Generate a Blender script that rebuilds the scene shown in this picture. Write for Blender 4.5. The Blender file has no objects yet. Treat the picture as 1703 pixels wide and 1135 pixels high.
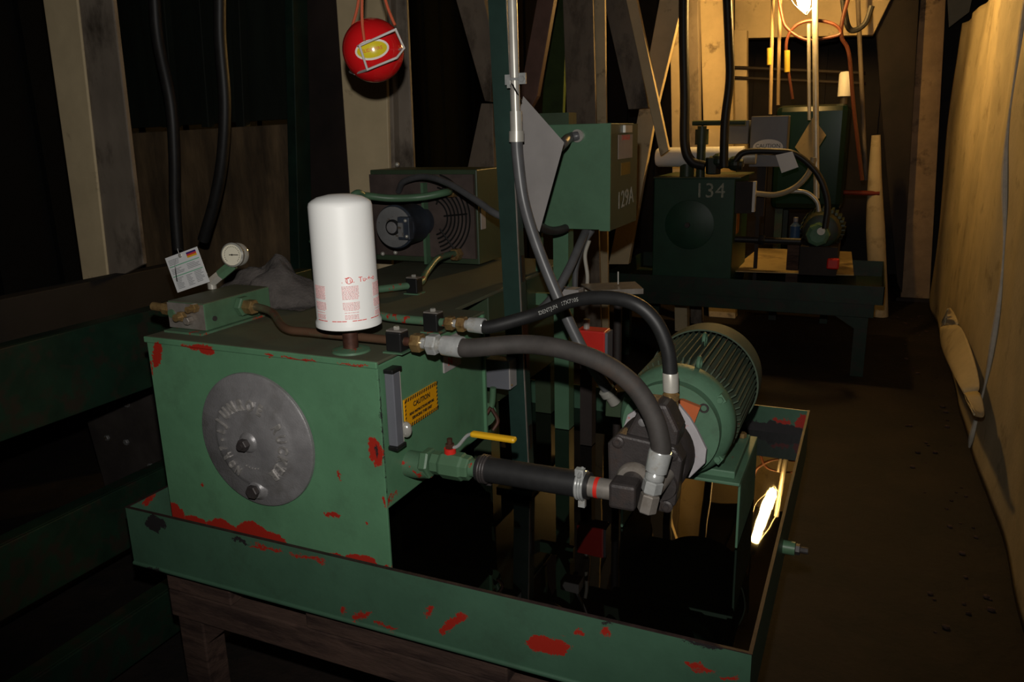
import bpy, bmesh, math, random
from mathutils import Vector, Matrix, Quaternion
random.seed(7)
C = bpy.context.scene.collection
V = Vector
PI = math.pi

# ---------------------------------------------------------------- camera
F = 1313.0; CX, CY = 851.5, 567.5
CAM = V((0, 0, 1.62))
def unit(a): return V(a).normalized()
Yc = unit((1460-CX, CY-205, -F))
Xc = -unit((-2147-CX, CY-290, -F))
Zc = Xc.cross(Yc).normalized(); Xc = Yc.cross(Zc)
ROT = Matrix((Xc, Yc, Zc))                       # camera frame -> world
cam = bpy.data.cameras.new('camera'); camo = bpy.data.objects.new('camera', cam); C.objects.link(camo)
cam.sensor_width = 36; cam.lens = F/1703*36; cam.clip_start = .05; cam.clip_end = 200
camo.matrix_world = Matrix.Translation(CAM) @ ROT.to_4x4()
cam.dof.use_dof = False
bpy.context.scene.camera = camo
def at(px, py, ax='y', val=1.0):
    """world point seen at a photo pixel, on the plane ax = val"""
    d = ROT @ V((px-CX, CY-py, -F)); i = 'xyz'.index(ax)
    return CAM + d*((val-CAM[i])/d[i])

# ---------------------------------------------------------------- world, lights, exposure
S = bpy.context.scene
S.view_settings.view_transform = 'Standard'; S.view_settings.look = 'None'
S.view_settings.exposure = 0.0; S.view_settings.gamma = 1.0; S.view_settings.use_curve_mapping = False
w = bpy.data.worlds.new('world'); S.world = w; w.use_nodes = True
w.node_tree.nodes['Background'].inputs[0].default_value = (.9, .75, .55, 1)
w.node_tree.nodes['Background'].inputs[1].default_value = .0030
# the camera's flash, above the lens
fl = bpy.data.lights.new('camera_flash', 'SPOT'); flo = bpy.data.objects.new('camera_flash', fl); C.objects.link(flo)
fl.energy = 92; fl.shadow_soft_size = .012; fl.spot_size = math.radians(104); fl.spot_blend = .75; fl.color = (1, .96, .90)
flo.matrix_world = Matrix.Translation(CAM + ROT @ V((-.015, .125, -.02))) @ (ROT.to_4x4() @ Matrix.Rotation(math.radians(10), 4, 'X'))
WARM = (1.0, .58, .17)
LAMP = at(1343, 0, 'y', 5.95) + V((0, 0, .12))

# ---------------------------------------------------------------- materials
def nodes(name):
    m = bpy.data.materials.new(name); m.use_nodes = True
    nt = m.node_tree; b = nt.nodes['Principled BSDF']
    return m, nt, b
def new(nt, t, **kw):
    n = nt.nodes.new(t)
    for k, v in kw.items(): setattr(n, k, v)
    return n
def mathn(nt, op, a, b=None, clamp=False):
    n = new(nt, 'ShaderNodeMath', operation=op); n.use_clamp = clamp
    for i, x in enumerate((a, b)):
        if x is None: continue
        if hasattr(x, 'links') or hasattr(x, 'is_linked'): nt.links.new(x, n.inputs[i])
        else: n.inputs[i].default_value = x
    return n.outputs[0]
def mix(nt, fac, a, b):
    n = new(nt, 'ShaderNodeMix', data_type='RGBA')
    for s, x in ((n.inputs[0], fac), (n.inputs[6], a), (n.inputs[7], b)):
        if hasattr(x, 'is_linked'): nt.links.new(x, s)
        elif isinstance(x, (int, float)): s.default_value = x
        else: s.default_value = (*x, 1) if len(x) == 3 else x
    return n.outputs[2]
def noise(nt, vec, scale, detail=4, rough=.6):
    n = new(nt, 'ShaderNodeTexNoise'); n.inputs['Scale'].default_value = scale
    n.inputs['Detail'].default_value = detail; n.inputs['Roughness'].default_value = rough
    if vec is not None: nt.links.new(vec, n.inputs['Vector'])
    return n
def ramp(nt, x, lo, hi):
    n = new(nt, 'ShaderNodeMapRange'); n.clamp = True
    n.inputs[1].default_value = lo; n.inputs[2].default_value = hi
    nt.links.new(x, n.inputs[0]); return n.outputs[0]
def mat(name, col, rough=.5, metal=0, var=.25, vscale=8, second=None, sthr=(.5, .62), sscale=12, bump=0, bscale=60, spec=.4, coat=0, stretch=None, emis=None, estr=0):
    m, nt, b = nodes(name)
    tc = new(nt, 'ShaderNodeTexCoord').outputs['Object']
    if stretch:
        mp = new(nt, 'ShaderNodeMapping'); mp.inputs['Scale'].default_value = stretch
        nt.links.new(tc, mp.inputs[0]); tc = mp.outputs[0]
    n1 = noise(nt, tc, vscale, 5)
    dk = tuple(c*(1-var) for c in col); lt = tuple(min(1, c*(1+var*.6)) for c in col)
    c = mix(nt, ramp(nt, n1.outputs[0], .3, .7), dk, lt)
    if second:
        n2 = noise(nt, tc, sscale, 7, .65)
        c = mix(nt, ramp(nt, n2.outputs[0], *sthr), c, second)
    nt.links.new(c, b.inputs['Base Color'])
    b.inputs['Roughness'].default_value = rough; b.inputs['Metallic'].default_value = metal
    b.inputs['Specular IOR Level'].default_value = spec
    if coat: b.inputs['Coat Weight'].default_value = coat; b.inputs['Coat Roughness'].default_value = .1
    if bump:
        n3 = noise(nt, tc, bscale, 3); bp = new(nt, 'ShaderNodeBump'); bp.inputs['Strength'].default_value = bump
        bp.inputs['Distance'].default_value = .01
        nt.links.new(n3.outputs[0], bp.inputs['Height']); nt.links.new(bp.outputs[0], b.inputs['Normal'])
    if emis:
        b.inputs['Emission Color'].default_value = (*emis, 1); b.inputs['Emission Strength'].default_value = estr
    return m
RED = (.30, .018, .010)
def paint(name, base, rough=.42, spots=(), black=(), chip=0, chipscale=30, grime=.35, grimecol=(.03, .028, .02), amp=.035, nscale=28):
    """green enamel; spots = ((centre xyz), (radii xyz), angle about y) where the red primer shows"""
    m, nt, b = nodes(name)
    pos = new(nt, 'ShaderNodeNewGeometry').outputs['Position']
    n1 = noise(nt, pos, 6, 6, .65); n2 = noise(nt, pos, 45, 4)
    c = mix(nt, ramp(nt, n1.outputs[0], .25, .75), tuple(x*.82 for x in base), tuple(x*1.1 for x in base))
    g = mathn(nt, 'MULTIPLY', ramp(nt, noise(nt, pos, 9, 8, .7).outputs[0], .52, .78), grime)
    c = mix(nt, g, c, grimecol)
    nd = noise(nt, pos, nscale, 9, .80)
    off = new(nt, 'ShaderNodeVectorMath', operation='SUBTRACT'); nt.links.new(nd.outputs['Color'], off.inputs[0]); off.inputs[1].default_value = (.5, .5, .5)
    sc = new(nt, 'ShaderNodeVectorMath', operation='SCALE'); nt.links.new(off.outputs[0], sc.inputs[0]); sc.inputs['Scale'].default_value = amp*2
    ad = new(nt, 'ShaderNodeVectorMath', operation='ADD'); nt.links.new(pos, ad.inputs[0]); nt.links.new(sc.outputs[0], ad.inputs[1])
    def field(lst):
        out = None
        for (ce, ra, an) in lst:
            s1 = new(nt, 'ShaderNodeVectorMath', operation='SUBTRACT'); nt.links.new(ad.outputs[0], s1.inputs[0]); s1.inputs[1].default_value = ce
            mp = new(nt, 'ShaderNodeMapping'); mp.vector_type = 'POINT'
            rt = new(nt, 'ShaderNodeVectorRotate', rotation_type='Y_AXIS'); rt.inputs['Angle'].default_value = an
            nt.links.new(s1.outputs[0], rt.inputs[0]); nt.links.new(rt.outputs[0], mp.inputs[0])
            mp.inputs['Scale'].default_value = tuple(1/r for r in ra)
            ln = new(nt, 'ShaderNodeVectorMath', operation='LENGTH'); nt.links.new(mp.outputs[0], ln.inputs[0])
            v = mathn(nt, 'LESS_THAN', ln.outputs['Value'], 1.0)
            out = v if out is None else mathn(nt, 'MAXIMUM', out, v)
        return out
    if chip:
        nc = noise(nt, pos, chipscale, 7, .7); c = mix(nt, ramp(nt, nc.outputs[0], chip, chip+.015), c, RED)
    f = field(spots)
    if f is not None: c = mix(nt, f, c, RED)
    f = field(black)
    if f is not None: c = mix(nt, f, c, (.020, .018, .019))
    nt.links.new(c, b.inputs['Base Color']); b.inputs['Roughness'].default_value = rough
    b.inputs['Specular IOR Level'].default_value = .35
    bp = new(nt, 'ShaderNodeBump'); bp.inputs['Strength'].default_value = .08; bp.inputs['Distance'].default_value = .005
    nt.links.new(n2.outputs[0], bp.inputs['Height']); nt.links.new(bp.outputs[0], b.inputs['Normal'])
    return m
GREEN = (.088, .205, .112)
def fx(px, py, y, r, an=0, ry=.05):            # a chip on a face across x
    p = at(px, py, 'y', y); return (tuple(p), (r[0], ry, r[1]), an)
tray_spots = [fx(912, 1074, 1.275, (.046, .019), .15), fx(884, 1070, 1.275, (.016, .010)), fx(745, 1040, 1.275, (.034, .008), 1.0), fx(765, 1028, 1.275, (.020, .010), .5),
    fx(716, 1018, 1.275, (.018, .005), 1.2), fx(1006, 1054, 1.275, (.009, .012)), fx(1165, 1112, 1.275, (.026, .006)), fx(1212, 1128, 1.275, (.014, .005)),
    fx(600, 1024, 1.275, (.030, .007), .5), fx(572, 1016, 1.275, (.012, .007), 1.), fx(640, 1040, 1.275, (.034, .004)), fx(960, 1052, 1.275, (.010, .005)), fx(440, 912, 1.275, (.05, .004), 0), fx(510, 928, 1.275, (.05, .004), 0),
    (tuple(at(268, 838, 'z', .70)), (.05, .05, .03), 0), (tuple(at(1335, 705, 'y', 2.63)), (.025, .03, .03), 0), (tuple(at(1300, 700, 'y', 2.63)), (.03, .03, .008), 0)]
tray_black = [fx(258, 870, 1.275, (.034, .022), .2), fx(400, 900, 1.275, (.022, .007)), fx(1180, 1072, 1.275, (.05, .006), .15), fx(1008, 1036, 1.275, (.014, .004)),
    fx(262, 950, 1.275, (.04, .008)), (tuple(at(1290, 716, 'y', 2.63)), (.16, .03, .030), 0)]
M_TRAY = paint('tray_paint', (.050, .112, .070), spots=tray_spots, black=tray_black, grime=.3, chip=.70, chipscale=22)
tank_spots = [fx(262, 590, 1.3, (.014, .038), -.35), fx(330, 576, 1.3, (.050, .006), .05), fx(345, 583, 1.3, (.022, .012)), fx(450, 590, 1.3, (.012, .003)), fx(500, 597, 1.3, (.05, .003), .0), fx(590, 606, 1.3, (.04, .002)),
    fx(290, 856, 1.3, (.034, .034)), fx(325, 876, 1.3, (.045, .030), .12), fx(370, 886, 1.3, (.06, .034), .1), fx(420, 894, 1.3, (.055, .042), .15), fx(450, 905, 1.3, (.05, .032), .2), fx(485, 918, 1.3, (.04, .018), .2),
    fx(550, 928, 1.3, (.045, .013), .1), fx(600, 935, 1.3, (.045, .020), .12), fx(640, 945, 1.3, (.02, .007)),
    fx(553, 857, 1.3, (.026, .005), .1), fx(625, 752, 1.3, (.017, .034), .15, .012), fx(337, 806, 1.3, (.004, .004)), fx(640, 835, 1.3, (.004, .012)), fx(565, 790, 1.3, (.003, .014)), fx(610, 870, 1.3, (.003, .004)), fx(253, 612, 1.3, (.003, .02))]
tank_black = [fx(626, 752, 1.3, (.003, .018), 0, .012), (( -.895, 1.305, 1.03), (.004, .004, .11), 0), (( -.895, 1.305, .90), (.003, .003, .05), 0)]
M_TANK = paint('tank_paint', GREEN, spots=tank_spots, black=tank_black, grime=.28, amp=.02, nscale=45, chip=.735, chipscale=24)
M_TOP = paint('dusty_green_paint', (.085, .090, .056), rough=.6, grime=.8, grimecol=(.075, .050, .032), chip=.70)
M_GREEN = paint('machine_green_paint', (.070, .140, .078), grime=.4, chip=.70, chipscale=40)
M_CHIPG = paint('chipped_green_paint', (.075, .150, .088), grime=.5, grimecol=(.06,.03,.015), chip=.58, chipscale=38)
M_COPT = paint('coppery_tube', (.085, .045, .026), chip=.61, chipscale=24, grime=.8, grimecol=(.07, .13, .07))
M_MOTOR = paint('motor_green_paint', (.078, .160, .098), rough=.55, grime=.5, chip=.66, chipscale=26)
M_MOTORF = paint('dirty_motor_green', (.055, .080, .050), rough=.72, grime=.9, grimecol=(.060, .032, .024), chip=.66, chipscale=26)
M_DKG = mat('dark_green_paint', (.007, .022, .015), .45, var=.4, second=(.02, .02, .015), sthr=(.6, .75))
M_DKG2 = mat('deep_green_steel', (.007, .025, .014), .5, var=.4, second=(.02, .018, .012))
M_BOXG = paint('cabinet_green_paint', (.068, .145, .085), grime=.2)
M_OLIVE = paint('olive_cooler_paint', (.035, .055, .030), grime=.6, grimecol=(.035, .022, .018), chip=.72)
M_ALU = mat('cast_aluminium', (.25, .243, .248), .40, .35, var=.25, vscale=14, second=(.14, .13, .12), sthr=(.5, .8), bump=.1, bscale=200)
M_ZINC = mat('zinc_plated_steel', (.50, .51, .50), .20, .45, var=.25, vscale=30, second=(.25, .2, .13), sthr=(.55, .8), sscale=30)
M_BRASS = mat('yellow_zinc_fitting', (.34, .22, .09), .2, .55, var=.35, vscale=40, second=(.12, .05, .02), sthr=(.5, .75), sscale=35)
M_STEEL = mat('bare_steel', (.26, .235, .21), .38, .4, var=.3, vscale=15, second=(.12, .09, .06), sthr=(.5, .8))
M_GALV = mat('galvanised_conduit', (.46, .44, .39), .35, .3, var=.25, vscale=12)
M_BLACK = mat('black_plastic', (.010, .010, .010), .35, var=.3)
M_RUB = mat('black_rubber', (.014, .0138, .014), .5, var=.3, vscale=30)
M_RUBG = mat('dusty_rubber', (.036, .031, .028), .72, var=.3, vscale=25, second=(.06, .04, .03), sthr=(.55, .8))
M_PVC = mat('grey_conduit_jacket', (.085, .085, .088), .38, var=.2, vscale=20)
M_IRON = mat('dark_cast_iron', (.040, .034, .033), .5, .15, var=.3, vscale=25, bump=.12, bscale=260, second=(.05, .03, .022), sthr=(.55, .8))
M_RUST = mat('rusty_pipe', (.07, .028, .018), .5, .3, var=.5, vscale=40)
M_WHITE = mat('white_enamel', (.80, .80, .78), .5, var=.03, vscale=6)
M_REDINK = mat('red_print', (.70, .10, .09), .5, var=.1)
M_PINK = mat('pink_small_print', (.76, .38, .38), .5, var=.35, vscale=250)
M_YEL = mat('yellow_vinyl', (.62, .34, .01), .4, var=.08)
M_ORANGE = mat('caution_orange', (.62, .28, .004), .4, var=.08)
M_INK = mat('black_ink', (.012, .010, .008), .5, var=.1)
M_GREYB = mat('grey_box_paint', (.115, .118, .135), .4, var=.1)
M_GREYL = mat('grey_sheet', (.30, .28, .27), .6, var=.12, vscale=10)
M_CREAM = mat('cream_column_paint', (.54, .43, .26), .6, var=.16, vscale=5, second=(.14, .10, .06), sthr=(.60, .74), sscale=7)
M_CREAMD = mat('shaded_soiled_column_paint', (.19, .155, .12), .65, var=.3, vscale=5, second=(.05, .038, .028), sthr=(.5, .68), sscale=6, stretch=(1, 1, .5))  # darker copy of the cream paint: shade put into the colour, plus random stains
M_TARP = mat('canvas_tarp', (.50, .42, .27), .8, var=.22, vscale=3, second=(.22, .17, .10), sthr=(.56, .75), sscale=5, bump=.2, bscale=40)
M_SEAM = mat('canvas_seam', (.55, .50, .42), .8, var=.2, vscale=20)
M_DIRT = mat('oily_floor', (.016, .0098, .0066), .8, var=.5, vscale=3, second=(.006, .0045, .0035), sthr=(.42, .62), sscale=4, bump=.5, bscale=25)
M_WOOD = mat('stained_panel', (.19, .125, .065), .7, var=.5, vscale=4, second=(.06, .042, .026), sthr=(.40, .66), sscale=3, stretch=(2, 2, .5))
M_BEAM = mat('rusty_timber', (.065, .036, .026), .85, var=.5, vscale=10, second=(.025, .012, .009), sthr=(.48, .62), sscale=14, stretch=(.4, 1, 2), bump=.4, bscale=30)
M_DARK = mat('dark_brown_steel', (.018, .012, .010), .7, var=.5, vscale=4)
M_CLAD = mat('dark_cladding', (.009, .014, .009), .65, var=.45, vscale=4, stretch=(2, 2, .3))
M_RAG = mat('grey_rag', (.085, .074, .068), .95, var=.35, vscale=20, bump=.4, bscale=120)
M_FINS = mat('sooty_brown_fins', (.060, .042, .036), .65, var=.4, vscale=12)
M_BLUE = mat('blue_motor_paint', (.028, .036, .05), .5, var=.4, vscale=20)
M_GPLATE = mat('chipped_grey_plate', (.20, .20, .20), .5, .3, var=.2, vscale=15, second=(.09, .07, .05), sthr=(.55, .6), sscale=20)
M_REDP = mat('glossy_red', (.62, .010, .012), .12, var=.05, coat=.6)
M_REDD = mat('signal_red', (.55, .02, .012), .45, var=.15)
M_CORDR = mat('orange_red_strap', (.45, .08, .03), .6, var=.15)
M_CORDO = mat('orange_cord', (.085, .022, .010), .5, var=.15)
M_CARD = mat('oily_cardboard', (.42, .32, .15), .7, var=.2, vscale=4, second=(.09, .06, .03), sthr=(.52, .68), sscale=4)
M_ADAPT = mat('orange_coupling_guard', (.42, .10, .03), .5, var=.15)
M_GASK = mat('paint_flecked_white', (.36, .34, .35), .6, var=.15, vscale=20, second=(.45, .12, .10), sthr=(.6, .66), sscale=30)
M_GLASS = mat('gauge_glass', (.36, .34, .30), .12, var=.05)
M_CHROME = mat('chrome', (.60, .58, .52), .15, .6, var=.05)
M_TAG = mat('laminated_tag', (.62, .62, .62), .25, var=.03)
M_DIAL = mat('dial_face', (.62, .58, .46), .5, var=.05)

# ---------------------------------------------------------------- helpers
class MB:
    def __init__(s): s.b = bmesh.new()
    def box(s, lo, hi, rot=None, about=None):
        lo, hi = V(lo), V(hi); c = (lo+hi)/2; d = hi-lo
        vs = []
        for z in (-.5, .5):
            for (x, y) in ((-.5, -.5), (.5, -.5), (.5, .5), (-.5, .5)):
                p = V((x*d.x, y*d.y, z*d.z))
                if rot is not None: p = rot @ p
                vs.append(s.b.verts.new(p+c))
        for f in ((0, 3, 2, 1), (4, 5, 6, 7), (0, 1, 5, 4), (1, 2, 6, 5), (2, 3, 7, 6), (3, 0, 4, 7)): s.b.faces.new([vs[i] for i in f])
        return s
    def prism(s, pts, d):
        d = V(d); a = [s.b.verts.new(V(p)) for p in pts]; b = [s.b.verts.new(V(p)+d) for p in pts]; n = len(pts)
        s.b.faces.new(a); s.b.faces.new(b[::-1])
        for i in range(n): s.b.faces.new((a[i], b[i], b[(i+1) % n], a[(i+1) % n]))
        return s
    def frame(s, ax):
        ax = V(ax).normalized(); u = ax.orthogonal().normalized()
        if abs(ax.z) < .99: u = V((0, 0, 1)).cross(ax).normalized()
        else: u = V((1, 0, 0))
        return u, ax.cross(u)
    def lathe(s, o, ax, prof, seg=32, closed=True, phase=0):
        """prof: (distance along axis, radius)"""
        o, ax = V(o), V(ax).normalized(); u, v = s.frame(ax); rings = []
        for (t, r) in prof:
            rings.append([s.b.verts.new(o+ax*t+(u*math.cos(2*PI*(i+phase)/seg)+v*math.sin(2*PI*(i+phase)/seg))*max(r, 1e-5)) for i in range(seg)])
        for a, b in zip(rings, rings[1:]):
            for i in range(seg): s.b.faces.new((a[i], a[(i+1) % seg], b[(i+1) % seg], b[i]))
        if closed: s.b.faces.new(rings[0][::-1]); s.b.faces.new(rings[-1])
        return s
    def cyl(s, p, q, r, r2=None, seg=20, phase=0):
        p, q = V(p), V(q); L = (q-p).length
        return s.lathe(p, q-p, [(0, r), (L, r if r2 is None else r2)], seg, True, phase)
    def hexn(s, p, q, r): 
        p, q = V(p), V(q); L = (q-p).length; b = r*.12
        return s.lathe(p, q-p, [(0, r*.9), (b, r), (L-b, r), (L, r*.9)], 6)
    def tube(s, pts, r, seg=12, sub=8, cap=True):
        P = smooth(pts, sub); n = len(P); rs = r if callable(r) else (lambda t: r)
        t0 = (P[1]-P[0]).normalized(); u = t0.orthogonal().normalized(); rings = []
        for i, p in enumerate(P):
            t = (P[min(i+1, n-1)]-P[max(i-1, 0)]).normalized()
            u = (u-t*u.dot(t)).normalized(); v = t.cross(u); R = rs(i/(n-1))
            rings.append([s.b.verts.new(p+(u*math.cos(2*PI*k/seg)+v*math.sin(2*PI*k/seg))*R) for k in range(seg)])
        for a, b in zip(rings, rings[1:]):
            for k in range(seg): s.b.faces.new((a[k], a[(k+1) % seg], b[(k+1) % seg], b[k]))
        if cap: s.b.faces.new(rings[0][::-1]); s.b.faces.new(rings[-1])
        return s
    def torus(s, o, ax, R, r, seg=36, ts=10, a0=0, a1=2*PI):
        o = V(o); u, v = s.frame(ax); full = abs(a1-a0-2*PI) < 1e-6; n = seg if full else seg+1; rings = []
        for i in range(n):
            a = a0+(a1-a0)*i/seg; d = u*math.cos(a)+v*math.sin(a)
            rings.append([s.b.verts.new(o+d*(R+r*math.cos(2*PI*k/ts))+V(ax).normalized()*r*math.sin(2*PI*k/ts)) for k in range(ts)])
        m = n if full else n-1
        for i in range(m):
            a, b = rings[i], rings[(i+1) % n]
            for k in range(ts): s.b.faces.new((a[k], a[(k+1) % ts], b[(k+1) % ts], b[k]))
        if not full: s.b.faces.new(rings[0][::-1]); s.b.faces.new(rings[-1])
        return s
    def sphere(s, o, r, seg=24, sc=(1, 1, 1)):
        m = Matrix.Translation(V(o)) @ Matrix.Diagonal((sc[0]*r, sc[1]*r, sc[2]*r, 1))
        bmesh.ops.create_uvsphere(s.b, u_segments=seg, v_segments=seg//2, radius=1, matrix=m); return s
    def text(s, txt, size, fn, thick=.001, spacing=1.0, align='CENTER', font_cut=2, bold=0):
        """letters; fn maps (x, y, height) in the text's own plane to the world"""
        cu = bpy.data.curves.new('t', 'FONT'); cu.body = txt; cu.size = size; cu.extrude = thick/2; cu.align_x = align; cu.align_y = 'CENTER'
        cu.space_character = spacing; cu.resolution_u = font_cut; cu.offset = bold
        o = bpy.data.objects.new('t', cu); C.objects.link(o); dg = bpy.context.evaluated_depsgraph_get()
        me = bpy.data.meshes.new_from_object(o.evaluated_get(dg)); bpy.data.objects.remove(o)
        vs = [s.b.verts.new(V(fn(v.co.x, v.co.y, v.co.z+thick/2))) for v in me.vertices]
        for p in me.polygons:
            try: s.b.faces.new([vs[i] for i in p.vertices])
            except ValueError: pass
        bpy.data.meshes.remove(me); return s
    def build(s, name, m, root=None, smooth=False, bevel=0, recalc=True, subsurf=0):
        if recalc: bmesh.ops.recalc_face_normals(s.b, faces=s.b.faces)
        par = root
        off = V((0, 0, 0)); r = root
        if root is not None: off = V(root.get('_o', (0, 0, 0)))
        elif len(s.b.verts):
            xs = [v.co for v in s.b.verts]; off = V(((min(c.x for c in xs)+max(c.x for c in xs))/2, (min(c.y for c in xs)+max(c.y for c in xs))/2, min(c.z for c in xs)))
        bmesh.ops.translate(s.b, verts=s.b.verts, vec=-off)
        me = bpy.data.meshes.new(name); s.b.to_mesh(me); s.b.free()
        me.materials.append(m); o = bpy.data.objects.new(name, me); C.objects.link(o)
        if root is not None: o.parent = root
        else: o.location = off
        o['_o'] = tuple(off)
        if smooth:
            for p in me.polygons: p.use_smooth = True
            md = o.modifiers.new('edge', 'EDGE_SPLIT'); md.split_angle = math.radians(38)
        if bevel:
            md = o.modifiers.new('bevel', 'BEVEL'); md.width = bevel; md.segments = 2; md.limit_method = 'ANGLE'; md.angle_limit = math.radians(50)
        if subsurf:
            md = o.modifiers.new('sub', 'SUBSURF'); md.levels = subsurf; md.render_levels = subsurf
        return o
def hang(P):
    """carry a hanging line on up to the ceiling"""
    return [V((P[0].x, P[0].y, 3.49)), V((P[0].x, P[0].y, (P[0].z+3.49)/2))]+P if P[0].z > 2.0 else P
def smooth(pts, sub=8):
    P = [V(p) for p in pts]
    if len(P) < 3 or sub <= 1: return P
    P = [P[0]*2-P[1]]+P+[P[-1]*2-P[-2]]; out = []
    for i in range(1, len(P)-2):
        a, b, c, d = P[i-1:i+3]
        for k in range(sub):
            t = k/sub; out.append(.5*((2*b)+(c-a)*t+(2*a-5*b+4*c-d)*t*t+(-a+3*b-3*c+d)*t**3))
    out.append(P[-2]); return out
def tag(o, label, cat, group=None, kind=None):
    if label: o['label'] = label
    if cat: o['category'] = cat
    if group: o['group'] = group
    if kind: o['kind'] = kind
    return o
def thing(name, label, cat, loc, group=None):
    o = bpy.data.objects.new(name, None); C.objects.link(o); o.location = V(loc); o['_o'] = tuple(V(loc)); o.empty_display_size = .05
    return tag(o, label, cat, group)
def struct(name, mb, m, label=None, **k):
    o = mb.build(name, m, **k); o['kind'] = 'structure'
    if label: o['label'] = label
    return o

# ================================================================ SETTING
b = MB(); n = 60
gv = [[b.b.verts.new((-6+14*i/n, -2+16*j/n, 0)) for j in range(n+1)] for i in range(n+1)]
for i in range(n):
    for j in range(n): b.b.faces.new((gv[i][j], gv[i+1][j], gv[i+1][j+1], gv[i][j+1]))
struct('floor', b, M_DIRT)
b = MB()
for i in range(26):                                             # ribbed cladding on the left
    y = -.6+i*.4; b.box((-4.75, y, 0), (-4.7, y+.25, 3.6)); b.box((-4.78, y+.25, 0), (-4.745, y+.4, 3.6))
struct('wall_left', b, mat('black_cladding', (.003, .004, .003), .8, var=.3))
b = MB(); b.box((-4.7, 9.6, 0), (3, 9.7, 4.2))
for i in range(14): b.box((-4.6+i*.55, 9.54, 0), (-4.4+i*.55, 9.6, 4.2))
struct('wall_back', b, M_DARK)
b = MB()
for i in range(12): b.box((-4.7+i*.62, -2, 3.62), (-4.1+i*.62, 9.7, 3.66)); b.box((-4.7+i*.62, -2, 3.5), (-4.62+i*.62, 9.7, 3.62))
struct('ceiling', b, M_DARK)

# ================================================================ DRIP TRAY, STAND, OIL
tr = thing('drip_tray', 'large nearest green drip tray with red chips, holding black oil', 'drip tray', (-.9, 1.95, .55))
X0, X1, Y0, Y1, ZB, ZT = -1.68, -.125, 1.275, 2.63, .55, .71
b = MB(); t = .005
b.box((X0, Y0, ZB), (X1, Y1, ZB+t)); b.box((X0, Y0, ZB+t), (X1, Y0+t, ZT)); b.box((X0, Y1-t, ZB+t), (X1, Y1, ZT))
b.box((X0, Y0+t, ZB+t), (X0+t, Y1-t, ZT)); b.box((X1-t, Y0+t, ZB+t), (X1, Y1-t, ZT))
b.build('pan', M_TRAY, tr)
b = MB()
b.box((X0-.001, Y0-.001, ZT), (X1+.001, Y0+t+.001, ZT+.002)); b.box((X0-.001, Y0+t+.001, ZT), (X0+t+.001, Y1, ZT+.002)); b.box((X1-t-.001, Y0+t+.001, ZT), (X1+.001, Y1, ZT+.002))
o = b.build('rim', mat('worn_rim', (.026, .014, .012), .6, var=.5, vscale=40), tr); o['label'] = 'rust brown worn rim edge'
b = MB(); b.cyl((X0, Y0+.001, ZB+.002), (X1, Y0+.001, ZB+.002), .006, seg=10)
b.build('bottom_bead', M_TRAY, tr, smooth=True)
pl = MB().cyl((X1, 1.86, .617), (X1+.028, 1.86, .617), .017).build('drain_boss', M_GREEN, tr, smooth=True)
MB().hexn((X1+.028, 1.86, .617), (X1+.040, 1.86, .617), .014).cyl((X1+.04, 1.86, .617), (X1+.058, 1.86, .617), .008, seg=12).build('plug', M_IRON, pl)

m, nt, bs = nodes('black_oil')
bs.inputs['Base Color'].default_value = (.0015, .0013, .001, 1); bs.inputs['Roughness'].default_value = .015; bs.inputs['IOR'].default_value = 1.48
pos = new(nt, 'ShaderNodeNewGeometry').outputs['Position']
nn = noise(nt, pos, 3.0, 2); bp = new(nt, 'ShaderNodeBump'); bp.inputs['Strength'].default_value = .035; bp.inputs['Distance'].default_value = .02
nt.links.new(nn.outputs[0], bp.inputs['Height']); nt.links.new(bp.outputs[0], bs.inputs['Normal'])
nd = noise(nt, pos, 120, 5, .75); fl_ = ramp(nt, nd.outputs[0], .70, .73)
n4 = noise(nt, pos, 4, 3); fl_ = mathn(nt, 'MULTIPLY', fl_, ramp(nt, n4.outputs[0], .48, .58))
nt.links.new(mix(nt, fl_, (.0015, .0013, .001), (.035, .03, .02)), bs.inputs['Base Color'])
nt.links.new(mathn(nt, 'ADD', mathn(nt, 'MULTIPLY', fl_, .4), .015), bs.inputs['Roughness'])
M_OIL = m
b = MB().box((X0+t, Y0+t, ZB+t), (X1-t, Y1-t, .62)); o = b.build('oil', M_OIL); tag(o, 'pool of black used oil lying in the green drip tray', 'oil', kind='stuff')

st = thing('support_stand', 'rusty brown low stand of beams carrying the large drip tray', 'stand', (-.9, 1.95, 0))
for (y0, y1) in ((1.30, 1.38), (2.44, 2.52)):
    b = MB(); b.box((-1.60, y0, .40), (-.22, y1, .478))
    for (a, c) in ((-1.60, -1.385), (-1.15, -.62), (-.42, -.22)): b.box((a, y0, .478), (c, y1, .549))
    b.build('cross_rail', M_BEAM, st, bevel=.004)
for x in (-1.58, -.34):
    MB().box((x, 1.38, .41), (x+.07, 2.44, .47)).build('side_rail', M_BEAM, st, bevel=.004)
for (x, y) in ((-1.585, 1.305), (-.33, 1.305), (-1.585, 2.45), (-.33, 2.45)):
    b = MB(); b.box((x, y, .0), (x+.085, y+.07, .40)); b.build('leg', M_BEAM, st, bevel=.004)
b = MB(); b.prism([(-1.50, 1.31, .40), (-1.50, 1.31, .33), (-1.42, 1.31, .40)], (0, .02, 0)); b.build('gusset', M_BEAM, st)

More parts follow.
